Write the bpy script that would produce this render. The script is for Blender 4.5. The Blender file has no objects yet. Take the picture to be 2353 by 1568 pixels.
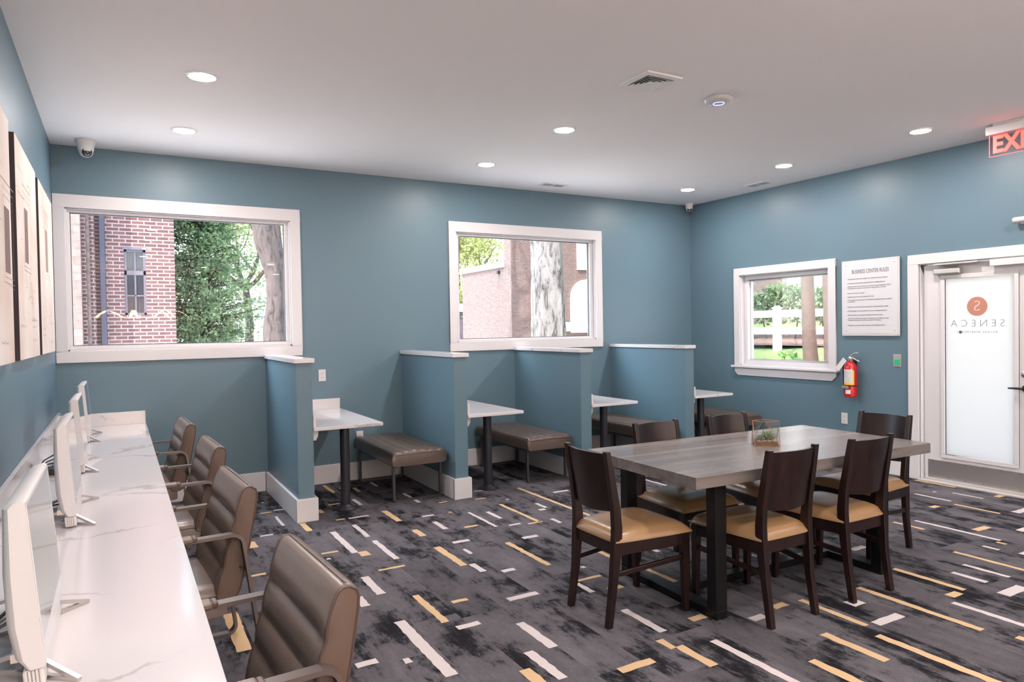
import bpy, bmesh, math, random
from mathutils import Vector, Matrix, Euler
random.seed(7)
S = bpy.context.scene
COL = S.collection
PI = math.pi
# ------------------------------------------------------------------ camera
CX, CY, CZ = 0.4609, -6.9574, 1.5243
YAW, PITCH, ROLL, FPX = 0.5144, -0.0189, -0.0159, 1598.87
fw = Vector((math.sin(YAW) * math.cos(PITCH), math.cos(YAW) * math.cos(PITCH), math.sin(PITCH)))
rt = Vector((math.cos(YAW), -math.sin(YAW), 0))
up = rt.cross(fw)
rr = rt * math.cos(ROLL) + up * math.sin(ROLL)
uu = up * math.cos(ROLL) - rt * math.sin(ROLL)
cam = bpy.data.cameras.new('camera'); cam.sensor_width = 36; cam.lens = FPX / 2353 * 36
cam.clip_start = 0.02; cam.clip_end = 400
co = bpy.data.objects.new('camera', cam); COL.objects.link(co)
co.matrix_world = Matrix(((rr.x, uu.x, -fw.x, CX), (rr.y, uu.y, -fw.y, CY), (rr.z, uu.z, -fw.z, CZ), (0, 0, 0, 1)))
S.camera = co
# ------------------------------------------------------------------ sky, sun, exposure
S.view_settings.view_transform = 'Standard'
S.view_settings.look = 'None'
S.view_settings.gamma = 1
S.view_settings.use_curve_mapping = False
S.view_settings.exposure = 1.35
SUN_DIR = Vector((0.44, 0.37, -0.82)).normalized()
SKY_STRENGTH = 0.38
SUN_STRENGTH = 4.0
SKY_FILL = 38.0           # radiance of the added unseen sky patch before sky strength
LAMP = 172.0          # radiance of each downlight lens
w = bpy.data.worlds.new('world'); S.world = w; w.use_nodes = True
nt = w.node_tree; nt.nodes.clear()
sky = nt.nodes.new('ShaderNodeTexSky')
sky.sky_type = 'NISHITA'; sky.sun_disc = False
sky.sun_elevation = math.asin(-SUN_DIR.z)
sky.sun_rotation = math.atan2(-SUN_DIR.x, -SUN_DIR.y)
sky.air_density = 1.0; sky.dust_density = 1.0; sky.ozone_density = 1.0
bg = nt.nodes.new('ShaderNodeBackground'); bg.inputs[1].default_value = SKY_STRENGTH
wo = nt.nodes.new('ShaderNodeOutputWorld')
hsv = nt.nodes.new('ShaderNodeHueSaturation'); hsv.inputs['Saturation'].default_value = .62
nt.links.new(sky.outputs[0], hsv.inputs['Color']); # bright sky patch added out of view to light booths through the back windows
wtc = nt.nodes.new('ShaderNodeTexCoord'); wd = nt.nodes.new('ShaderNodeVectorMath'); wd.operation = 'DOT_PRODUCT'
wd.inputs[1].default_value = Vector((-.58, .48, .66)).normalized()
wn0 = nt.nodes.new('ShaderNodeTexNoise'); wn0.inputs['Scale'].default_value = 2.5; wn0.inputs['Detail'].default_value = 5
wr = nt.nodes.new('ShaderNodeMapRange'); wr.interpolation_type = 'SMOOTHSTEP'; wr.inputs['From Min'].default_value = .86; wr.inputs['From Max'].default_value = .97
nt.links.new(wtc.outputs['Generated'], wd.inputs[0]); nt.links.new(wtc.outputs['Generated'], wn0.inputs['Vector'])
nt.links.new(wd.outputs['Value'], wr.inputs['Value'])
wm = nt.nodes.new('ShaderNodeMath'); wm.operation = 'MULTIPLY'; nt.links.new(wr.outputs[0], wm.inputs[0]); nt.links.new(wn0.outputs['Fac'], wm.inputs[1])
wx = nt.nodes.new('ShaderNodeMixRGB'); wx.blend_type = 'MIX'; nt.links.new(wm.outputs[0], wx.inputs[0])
nt.links.new(hsv.outputs[0], wx.inputs[1]); wx.inputs[2].default_value = (SKY_FILL * .72, SKY_FILL * .88, SKY_FILL, 1)
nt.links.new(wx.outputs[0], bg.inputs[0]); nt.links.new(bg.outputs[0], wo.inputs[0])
sl = bpy.data.lights.new('sun', 'SUN'); sl.energy = SUN_STRENGTH; sl.angle = 0.01; sl.color = (1, .95, .88)
so = bpy.data.objects.new('sun', sl); COL.objects.link(so)
so.rotation_euler = SUN_DIR.to_track_quat('-Z', 'Y').to_euler()
so.location = (-20, -20, 25)
cy = S.cycles
cy.use_denoising = True
cy.max_bounces = 10; cy.diffuse_bounces = 5; cy.glossy_bounces = 4; cy.transparent_max_bounces = 16
cy.transmission_bounces = 6; cy.sample_clamp_indirect = 6; cy.caustics_reflective = False; cy.caustics_refractive = False

# ------------------------------------------------------------------ helpers
class MB:
    """collects shapes into one mesh"""
    def __init__(s): s.bm = bmesh.new(); s.mi = 0
    def face(s, vs):
        try:
            f = s.bm.faces.new(vs); f.material_index = s.mi; return f
        except ValueError: return None
    def box(s, x0, y0, z0, x1, y1, z1, M=None):
        c = [Vector((x, y, z)) for z in (z0, z1) for y in (y0, y1) for x in (x0, x1)]
        if M: c = [M @ p for p in c]
        v = [s.bm.verts.new(p) for p in c]
        for q in ((0, 2, 3, 1), (4, 5, 7, 6), (0, 1, 5, 4), (2, 6, 7, 3), (0, 4, 6, 2), (1, 3, 7, 5)): s.face([v[i] for i in q])
        return s
    def cbox(s, cx, cy, cz, sx, sy, sz, M=None): return s.box(cx - sx / 2, cy - sy / 2, cz - sz / 2, cx + sx / 2, cy + sy / 2, cz + sz / 2, M)
    def quad(s, *ps):
        return s.face([s.bm.verts.new(p) for p in ps])
    def rings(s, rs, close=True, caps=True):
        vr = [[s.bm.verts.new(p) for p in r] for r in rs]
        n = len(vr[0])
        for a, b in zip(vr, vr[1:]):
            for i in range(n if close else n - 1):
                j = (i + 1) % n
                s.face([a[i], a[j], b[j], b[i]])
        if caps and close:
            s.face(list(reversed(vr[0]))); s.face(vr[-1])
        return s
    def lathe(s, prof, o=(0, 0, 0), n=32, M=None, caps=True):
        o = Vector(o); rs = []
        for r, z in prof:
            ring = [Vector((r * math.cos(2 * PI * i / n), r * math.sin(2 * PI * i / n), z)) for i in range(n)]
            if M: ring = [M @ p for p in ring]
            rs.append([o + p for p in ring])
        return s.rings(rs, True, caps)
    def tube(s, pts, r, n=10, cyc=False, up0=(0, 0, 1)):
        """round tube (r number or list) or flat bar (r=(w,h)) along a path"""
        pts = [Vector(p) for p in pts]; N = len(pts); rs = []
        flat = isinstance(r, tuple)
        prev = None
        for i, p in enumerate(pts):
            a = pts[i - 1] if (i > 0 or cyc) else p
            b = pts[(i + 1) % N] if (i < N - 1 or cyc) else p
            t1 = (p - a); t2 = (b - p)
            t = (t1.normalized() if t1.length > 1e-9 else Vector()) + (t2.normalized() if t2.length > 1e-9 else Vector())
            if t.length < 1e-6: t = t2 if t2.length else t1
            t.normalize()
            u = Vector(up0)
            if prev is not None and not flat: u = prev
            sx = t.cross(u)
            if sx.length < 1e-4: sx = t.cross(Vector((1, 0, 0)))
            sx.normalize(); uy = sx.cross(t).normalized(); prev = uy
            k = 1.0
            if t1.length > 1e-9 and t2.length > 1e-9:
                c = max(.35, t.dot(t2.normalized())); k = 1 / c
            if flat:
                hw, hh = r[0] / 2, r[1] / 2 * k
                rs.append([p + sx * a_ * hw + uy * b_ * hh for a_, b_ in ((-1, -1), (1, -1), (1, 1), (-1, 1))])
            else:
                q = r[i] if isinstance(r, list) else r
                rs.append([p + sx * q * math.cos(2 * PI * j / n) + uy * q * math.sin(2 * PI * j / n) for j in range(n)])
        if cyc: rs.append(rs[0]); s.rings(rs, True, False)
        else: s.rings(rs)
        return s
    def prism(s, poly, axis, a, b):
        """polygon (2-D) extruded along axis from a to b; axis x: (y,z), y: (x,z), z: (x,y)"""
        def P(u, v, k): return {'x': (k, u, v), 'y': (u, k, v), 'z': (u, v, k)}[axis]
        return s.rings([[Vector(P(u, v, a)) for u, v in poly], [Vector(P(u, v, b)) for u, v in poly]])
    def sphere(s, c, r, n=12, m=8, sc=(1, 1, 1)):
        prof = [(max(1e-4, math.sin(PI * i / m)), -math.cos(PI * i / m)) for i in range(m + 1)]
        c = Vector(c)
        return s.rings([[c + Vector((r * sc[0] * q * math.cos(2 * PI * j / n), r * sc[1] * q * math.sin(2 * PI * j / n), r * sc[2] * z)) for j in range(n)] for q, z in prof])

def MBq(*ps):
    m = MB(); m.quad(*ps); return m
def build(name, mb, mats, parent=None, bevel=0, smooth=False, seg=2, world=True, subsurf=0, weld=True):
    bm = mb.bm
    if weld: bmesh.ops.remove_doubles(bm, verts=bm.verts, dist=1e-5)
    bmesh.ops.recalc_face_normals(bm, faces=bm.faces)
    me = bpy.data.meshes.new(name); bm.to_mesh(me); bm.free()
    for m in (mats if isinstance(mats, (list, tuple)) else [mats]): me.materials.append(m)
    o = bpy.data.objects.new(name, me); COL.objects.link(o)
    if parent is not None:
        o.parent = parent
        if world: me.transform(Matrix.Translation(-org(parent)))
    if smooth:
        for p in me.polygons: p.use_smooth = True
        if smooth != 'all':
            me.set_sharp_from_angle(angle=math.radians(smooth if smooth is not True else 40))
    if bevel:
        b = o.modifiers.new('bevel', 'BEVEL'); b.width = bevel; b.segments = seg; b.limit_method = 'ANGLE'; b.angle_limit = math.radians(40)
        for p in me.polygons: p.use_smooth = True
        b.harden_normals = True
    if subsurf:
        sm = o.modifiers.new('sub', 'SUBSURF'); sm.levels = subsurf; sm.render_levels = subsurf
    return o
def org(o):
    v = Vector(o.location)
    while o.parent: o = o.parent; v += Vector(o.location)
    return v
def tag(o, label, cat, group=None, kind=None):
    o['label'] = label; o['category'] = cat
    if group: o['group'] = group
    if kind: o['kind'] = kind
    return o
def thing(name, label, cat, loc=(0, 0, 0), rotz=0, group=None, kind=None):
    o = bpy.data.objects.new(name, None); COL.objects.link(o); o.empty_display_size = .1
    o.location = loc; o.rotation_euler = (0, 0, rotz)
    return tag(o, label, cat, group, kind)
def dup(o, loc=None, rotz=None, label=None, parent=None):
    c = o.copy(); COL.objects.link(c)
    if parent is not None: c.parent = parent
    if loc is not None: c.location = loc
    if rotz is not None: c.rotation_euler = (0, 0, rotz)
    if label: c['label'] = label
    for ch in list(o.children): dup(ch, parent=c)
    return c
def text(name, body, size, loc, rot, m, parent, mirror=False, align='CENTER', sx=1.0, ext=0.0006, space=1.0, off=0.0):
    cu = bpy.data.curves.new(name, 'FONT'); cu.body = body; cu.size = size; cu.align_x = align; cu.align_y = 'CENTER'
    cu.extrude = ext; cu.space_character = space; cu.resolution_u = 3; cu.offset = off
    cu.materials.append(m)
    o = bpy.data.objects.new(name, cu); COL.objects.link(o)
    o.parent = parent; o.location = Vector(loc) - org(parent); o.rotation_euler = rot
    o.scale = (-sx if mirror else sx, 1, 1)
    bpy.context.view_layer.update()
    me = bpy.data.meshes.new_from_object(o.evaluated_get(bpy.context.evaluated_depsgraph_get()))
    n = bpy.data.objects.new(name, me); n.parent = parent; n.location = o.location; n.rotation_euler = rot; n.scale = o.scale
    bpy.data.objects.remove(o); bpy.data.curves.remove(cu); n.name = name; COL.objects.link(n)
    return n
ROT_XM = Euler((PI / 2, 0, -PI / 2))     # text on a surface that faces -X

# ------------------------------------------------------------------ materials
def mat(name, col, rough=.5, metal=0, spec=.5, bump=0, bscale=100, var=0, vscale=5, coat=0, emit=None, estr=0):
    m = bpy.data.materials.new(name); m.use_nodes = True
    n = m.node_tree; p = n.nodes['Principled BSDF']
    p.inputs['Base Color'].default_value = (*col, 1); p.inputs['Roughness'].default_value = rough
    p.inputs['Metallic'].default_value = metal; p.inputs['Specular IOR Level'].default_value = spec
    p.inputs['Coat Weight'].default_value = coat; p.inputs['Coat Roughness'].default_value = .08
    if emit: p.inputs['Emission Color'].default_value = (*emit, 1); p.inputs['Emission Strength'].default_value = estr
    tc = n.nodes.new('ShaderNodeTexCoord')
    if var:
        t = n.nodes.new('ShaderNodeTexNoise'); t.inputs['Scale'].default_value = vscale; t.inputs['Detail'].default_value = 4
        n.links.new(tc.outputs['Object'], t.inputs['Vector'])
        r = n.nodes.new('ShaderNodeMixRGB')
        r.inputs[1].default_value = (*[c * (1 - var) for c in col], 1); r.inputs[2].default_value = (*[min(1, c * (1 + var)) for c in col], 1)
        n.links.new(t.outputs['Fac'], r.inputs[0]); n.links.new(r.outputs[0], p.inputs['Base Color'])
    if bump:
        t = n.nodes.new('ShaderNodeTexNoise'); t.inputs['Scale'].default_value = bscale; t.inputs['Detail'].default_value = 3
        n.links.new(tc.outputs['Object'], t.inputs['Vector'])
        b = n.nodes.new('ShaderNodeBump'); b.inputs['Strength'].default_value = bump; b.inputs['Distance'].default_value = .002
        n.links.new(t.outputs['Fac'], b.inputs['Height']); n.links.new(b.outputs[0], p.inputs['Normal'])
    return m
def nd(n, t, **kw):
    x = n.nodes.new(t)
    for k, v in kw.items():
        if k.startswith('i_'): x.inputs[int(k[2:])].default_value = v
        else: setattr(x, k, v)
    return x
def math_(n, op, a, b=None):
    x = n.nodes.new('ShaderNodeMath'); x.operation = op
    for i, v in enumerate((a, b)):
        if v is None: continue
        if isinstance(v, (int, float)): x.inputs[i].default_value = v
        else: n.links.new(v, x.inputs[i])
    return x.outputs[0]
def ramp(n, fac, stops, interp='LINEAR'):
    r = n.nodes.new('ShaderNodeValToRGB'); r.color_ramp.interpolation = interp
    while len(r.color_ramp.elements) < len(stops): r.color_ramp.elements.new(.5)
    for e, (p, c) in zip(r.color_ramp.elements, stops):
        e.position = p; e.color = (*c, 1) if len(c) == 3 else c
    n.links.new(fac, r.inputs[0]); return r.outputs[0]

M = {}
M['teal'] = mat('teal_wall_paint', (.113, .187, .234), .42, bump=.06, bscale=350)
M['ceil'] = mat('ceiling_paint', (.89, .845, .838), .9, bump=.05, bscale=200)
M['trim'] = mat('white_trim_paint', (.655, .63, .64), .35)
M['plastic'] = mat('white_plastic', (.62, .595, .595), .3)
M['camplastic'] = mat('camera_housing_plastic', (.62, .60, .59), .4)
M['ring'] = mat('light_trim_white', (.85, .84, .83), .4)
M['black'] = mat('black_plastic', (.012, .012, .014), .35)
M['blackmetal'] = mat('black_painted_steel', (.004, .0038, .0042), .40, spec=.32)
M['pole'] = mat('dark_painted_pole', (.022, .022, .030), .38)
M['silver'] = mat('brushed_silver', (.62, .58, .55), .33, metal=.9)
M['chrome'] = mat('polished_chrome', (.75, .75, .76), .15, metal=1)
M['bronze'] = mat('warm_grey_metal', (.20, .165, .15), .38, metal=.7)
M['benchmetal'] = mat('bench_dark_metal', (.085, .08, .08), .42, metal=.6)
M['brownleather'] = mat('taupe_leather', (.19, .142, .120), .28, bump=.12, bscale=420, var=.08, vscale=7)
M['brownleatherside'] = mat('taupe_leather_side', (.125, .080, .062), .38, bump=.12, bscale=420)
M['piping'] = mat('piping_leather', (.095, .062, .050), .4)
M['benchleather'] = mat('bench_brown_leather', (.105, .076, .062), .28, bump=.15, bscale=300, var=.10, vscale=6)
M['tan'] = mat('tan_seat_vinyl', (.29, .168, .080), .27, bump=.10, bscale=500, var=.06, vscale=5)
M['red'] = mat('red_enamel', (.55, .008, .012), .22, coat=.5)
M['yellow'] = mat('label_yellow', (.78, .50, .03), .5)
M['paper'] = mat('label_paper', (.72, .68, .66), .6)
M['signwhite'] = mat('sign_panel_white', (.63, .625, .66), .4)
M['ink'] = mat('dark_ink', (.06, .05, .055), .7)
M['inkgrey'] = mat('grey_ink', (.13, .12, .13), .7)
M['green'] = mat('green_button_lens', (.01, .30, .10), .3, emit=(.02, .7, .22), estr=.10)
M['greenled'] = mat('green_led', (.05, .8, .25), .3, emit=(.05, 1, .3), estr=4)
M['blueled'] = mat('blue_led', (.2, .3, 1), .3, emit=(.25, .32, 1), estr=2.5)
M['exitred'] = mat('exit_letter_red', (.9, .05, .04), .4, emit=(1, .07, .05), estr=1.15)
M['exitedge'] = mat('exit_edge_red', (.9, .1, .1), .4, emit=(1, .1, .1), estr=.8)
M['lens'] = mat('camera_lens_glass', (.02, .02, .025), .08, coat=1)
M['lensglow'] = mat('camera_lens_centre', (.05, .06, .04), .1, coat=1)
M['lamp'] = mat('downlight_lens', (1, 1, 1), .5, emit=(1, .915, .88), estr=LAMP)
M['duct'] = mat('duct_dark', (.05, .04, .035), .8)
M['sash'] = mat('dark_window_gasket', (.10, .10, .12), .5)
M['vent'] = mat('vent_grey_white', (.55, .53, .53), .5)
M['alu'] = mat('aluminium_threshold', (.62, .58, .56), .4, metal=.5)
M['copper'] = mat('copper_frame', (.42, .22, .13), .3, metal=.9)
M['soil'] = mat('brown_soil', (.14, .065, .03), .9, bump=1, bscale=120, var=.4, vscale=60)
M['pebble'] = mat('tan_pebble', (.42, .30, .20), .7, var=.3, vscale=40)
M['succ'] = mat('grey_green_succulent', (.20, .25, .15), .5, var=.25, vscale=30)
M['salmon'] = mat('salmon_vinyl', (.50, .22, .16), .5)
M['faint'] = mat('faint_grey_vinyl', (.20, .185, .19), .5)
M['canvasedge'] = mat('dark_canvas_edge', (.035, .022, .025), .6)
M['seam'] = mat('seam_thread', (.10, .07, .06), .6)
# outdoors
M['trunkred'] = mat('smooth_reddish_bark', (.115, .068, .055), .8, bump=.4, bscale=12, var=.35, vscale=9)
M['lobbywhite'] = mat('white_bounce_paint', (.78, .74, .72), .6)  # lobby walls made white to bounce more light into the room
M['concrete'] = mat('pale_bounce_concrete', (.86, .84, .81), .9, var=.05, vscale=2)  # bright unseen concrete added to bounce sun up through windows and door
M['tile'] = mat('pale_bounce_tile', (.72, .66, .61), .35, var=.06, vscale=2)  # pale so the unseen lobby floor throws light onto the ceiling
def bark(name, a, b, sc):
    m = bpy.data.materials.new(name); m.use_nodes = True; n = m.node_tree; p = n.nodes['Principled BSDF']
    tc = n.nodes.new('ShaderNodeTexCoord'); mp = n.nodes.new('ShaderNodeMapping'); mp.inputs['Scale'].default_value = (sc, sc, sc * .28)
    n.links.new(tc.outputs['Object'], mp.inputs['Vector'])
    t = n.nodes.new('ShaderNodeTexNoise'); t.inputs['Scale'].default_value = 1; t.inputs['Detail'].default_value = 8; t.inputs['Roughness'].default_value = .7; t.inputs['Distortion'].default_value = 1.2
    n.links.new(mp.outputs[0], t.inputs['Vector'])
    n.links.new(ramp(n, t.outputs['Fac'], [(.38, a), (.50, b), (.7, tuple(min(1, c * 1.25) for c in b))]), p.inputs['Base Color'])
    p.inputs['Roughness'].default_value = .95
    bp = n.nodes.new('ShaderNodeBump'); bp.inputs['Strength'].default_value = 1; bp.inputs['Distance'].default_value = .04
    n.links.new(t.outputs['Fac'], bp.inputs['Height']); n.links.new(bp.outputs[0], p.inputs['Normal']); return m
M['trunkdark'] = bark('oak_bark', (.035, .026, .024), (.105, .080, .074), 9)
M['trunkpale'] = bark('pale_bark', (.045, .036, .033), (.20, .178, .168), 7)
M['fence'] = mat('white_vinyl', (.82, .82, .83), .5)
M['grass'] = mat('grass', (.115, .155, .048), .95, var=.6, vscale=1.2, bump=1, bscale=60)
M['lawn'] = mat('lawn_and_paving', (.66, .65, .62), .95, var=.1, vscale=.5)  # ground paled to bounce more sun in through the windows
M['mulch'] = mat('mulch', (.18, .11, .085), .95, bump=1, bscale=30, var=.6, vscale=9)
M['creamstucco'] = mat('cream_stucco', (.62, .57, .50), .9)
M['coping'] = mat('white_coping', (.80, .77, .74), .7)
M['slate'] = mat('grey_roof', (.13, .13, .15), .8)
M['drain'] = mat('slate_blue_downspout', (.045, .045, .078), .5)
M['winframe'] = mat('mauve_grey_window_frame', (.12, .10, .125), .5)
M['winglass'] = mat('dark_window_pane', (.03, .03, .04), .08)
M['daypane'] = mat('pale_window_pane', (.30, .36, .42), .1)

def leafmat(name, a, b, tr=.35):
    m = bpy.data.materials.new(name); m.use_nodes = True; n = m.node_tree; n.nodes.clear()
    tc = nd(n, 'ShaderNodeTexCoord'); t = nd(n, 'ShaderNodeTexNoise'); t.inputs['Scale'].default_value = 3.5; t.inputs['Detail'].default_value = 5
    n.links.new(tc.outputs['Object'], t.inputs['Vector'])
    c = ramp(n, t.outputs['Fac'], [(.35, a), (.65, b)])
    d = nd(n, 'ShaderNodeBsdfDiffuse'); l = nd(n, 'ShaderNodeBsdfTranslucent'); x = nd(n, 'ShaderNodeMixShader'); x.inputs[0].default_value = tr
    n.links.new(c, d.inputs[0]); n.links.new(c, l.inputs[0]); n.links.new(d.outputs[0], x.inputs[1]); n.links.new(l.outputs[0], x.inputs[2])
    o = nd(n, 'ShaderNodeOutputMaterial'); n.links.new(x.outputs[0], o.inputs[0]); return m
M['everleaf'] = leafmat('evergreen_needles', (.12, .24, .13), (.36, .47, .25), .3)
M['springleaf'] = leafmat('spring_leaves', (.24, .28, .09), (.38, .40, .18), .5)
M['hedgeleaf'] = leafmat('hedge_leaves', (.08, .135, .06), (.24, .30, .16), .3)
M['weed'] = leafmat('weed_leaves', (.10, .24, .05), (.25, .40, .10), .4)

def glassmat(name, tint=(1, 1, 1), f0=.05):
    m = bpy.data.materials.new(name); m.use_nodes = True; n = m.node_tree; n.nodes.clear()
    tr = nd(n, 'ShaderNodeBsdfTransparent'); tr.inputs[0].default_value = (*tint, 1)
    g = nd(n, 'ShaderNodeBsdfGlossy'); g.inputs['Roughness'].default_value = .01
    lw = nd(n, 'ShaderNodeLayerWeight'); lw.inputs[0].default_value = .35
    f = math_(n, 'ADD', math_(n, 'MULTIPLY', lw.outputs['Fresnel'], .28), f0)
    x = nd(n, 'ShaderNodeMixShader'); n.links.new(f, x.inputs[0]); n.links.new(tr.outputs[0], x.inputs[1]); n.links.new(g.outputs[0], x.inputs[2])
    o = nd(n, 'ShaderNodeOutputMaterial'); n.links.new(x.outputs[0], o.inputs[0]); return m
M['glass'] = glassmat('window_glass', (.97, .98, .98), .008)
M['clear'] = glassmat('clear_glass', (.93, .95, .94), .04)
M['acrylic'] = glassmat('clear_acrylic', (.96, .88, .91), .10)
def frostmat():
    m = bpy.data.materials.new('frosted_door_glass'); m.use_nodes = True; n = m.node_tree; n.nodes.clear()
    t = nd(n, 'ShaderNodeBsdfTranslucent'); t.inputs[0].default_value = (.45, .405, .365, 1)
    d = nd(n, 'ShaderNodeBsdfDiffuse'); d.inputs[0].default_value = (.8, .8, .8, 1)
    x = nd(n, 'ShaderNodeMixShader'); x.inputs[0].default_value = .12
    n.links.new(t.outputs[0], x.inputs[1]); n.links.new(d.outputs[0], x.inputs[2])
    o = nd(n, 'ShaderNodeOutputMaterial'); n.links.new(x.outputs[0], o.inputs[0]); return m
M['frost'] = frostmat()

def quartz():
    m = bpy.data.materials.new('white_veined_quartz'); m.use_nodes = True; n = m.node_tree; p = n.nodes['Principled BSDF']
    g = nd(n, 'ShaderNodeNewGeometry')
    wv = nd(n, 'ShaderNodeTexNoise'); wv.inputs['Scale'].default_value = 1.8; wv.inputs['Detail'].default_value = 6; wv.inputs['Roughness'].default_value = .6
    n.links.new(g.outputs['Position'], wv.inputs['Vector'])
    mp = nd(n, 'ShaderNodeMapping'); mp.inputs['Rotation'].default_value = (0, 0, .45); mp.inputs['Scale'].default_value = (.55, 1.35, 1)
    va = nd(n, 'ShaderNodeVectorMath'); va.operation = 'MULTIPLY_ADD'
    va.inputs[1].default_value = (.55, .55, .55)
    n.links.new(wv.outputs['Color'], va.inputs[0]); n.links.new(g.outputs['Position'], va.inputs[2]); n.links.new(va.outputs[0], mp.inputs['Vector'])
    v = nd(n, 'ShaderNodeTexVoronoi'); v.feature = 'DISTANCE_TO_EDGE'; v.inputs['Scale'].default_value = 1.25
    n.links.new(mp.outputs[0], v.inputs['Vector'])
    mk = nd(n, 'ShaderNodeTexNoise'); mk.inputs['Scale'].default_value = 2.6; mk.inputs['Detail'].default_value = 3
    n.links.new(g.outputs['Position'], mk.inputs['Vector'])
    wd = math_(n, 'MULTIPLY', math_(n, 'POWER', mk.outputs['Fac'], 3.0), .11)
    line = math_(n, 'SUBTRACT', 1.0, math_(n, 'MINIMUM', math_(n, 'DIVIDE', v.outputs['Distance'], wd), 1.0))
    amt = math_(n, 'MULTIPLY', math_(n, 'POWER', line, .7), ramp(n, mk.outputs['Fac'], [(.42, (0, 0, 0)), (.62, (1, 1, 1))]))
    c = nd(n, 'ShaderNodeMixRGB'); c.inputs[1].default_value = (.645, .612, .62, 1); c.inputs[2].default_value = (.40, .36, .36, 1)
    n.links.new(math_(n, 'MULTIPLY', amt, .85), c.inputs[0]); n.links.new(c.outputs[0], p.inputs['Base Color'])
    p.inputs['Roughness'].default_value = .10
    return m
M['quartz'] = quartz()

def wood(name, a, b, axis=0, rough=.35, scale=6, spec=.5):
    m = bpy.data.materials.new(name); m.use_nodes = True; n = m.node_tree; p = n.nodes['Principled BSDF']
    tc = nd(n, 'ShaderNodeTexCoord'); mp = nd(n, 'ShaderNodeMapping')
    sc = [scale * 4] * 3; sc[axis] = scale * .35; mp.inputs['Scale'].default_value = sc
    n.links.new(tc.outputs['Object'], mp.inputs['Vector'])
    t = nd(n, 'ShaderNodeTexNoise'); t.inputs['Scale'].default_value = 1; t.inputs['Detail'].default_value = 7; t.inputs['Distortion'].default_value = .6
    n.links.new(mp.outputs[0], t.inputs['Vector'])
    c = ramp(n, t.outputs['Fac'], [(.3, a), (.7, b)]); n.links.new(c, p.inputs['Base Color'])
    p.inputs['Roughness'].default_value = rough; p.inputs['Specular IOR Level'].default_value = spec
    return m
M['darkwood'] = wood('dark_espresso_wood', (.008, .0032, .003), (.020, .0075, .006), 2, .30)
def tablewood():
    m = wood('grey_stained_table_wood', (.125, .103, .095), (.215, .185, .175), 0, .26, 4)
    n = m.node_tree; p = n.nodes['Principled BSDF']; lnk = p.inputs['Base Color'].links[0]; src = lnk.from_socket
    tc = nd(n, 'ShaderNodeTexCoord'); sp = nd(n, 'ShaderNodeSeparateXYZ'); n.links.new(tc.outputs['Object'], sp.inputs[0])
    pk = math_(n, 'FLOOR', math_(n, 'MULTIPLY', sp.outputs[1], 6.3))
    wn = nd(n, 'ShaderNodeTexWhiteNoise'); wn.noise_dimensions = '1D'; n.links.new(pk, wn.inputs['W'])
    hv = nd(n, 'ShaderNodeHueSaturation'); n.links.new(src, hv.inputs['Color'])
    n.links.new(math_(n, 'ADD', math_(n, 'MULTIPLY', wn.outputs[0], .35), .83), hv.inputs['Value'])
    n.links.new(hv.outputs[0], p.inputs['Base Color']); return m
M['tablewood'] = tablewood()

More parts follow.
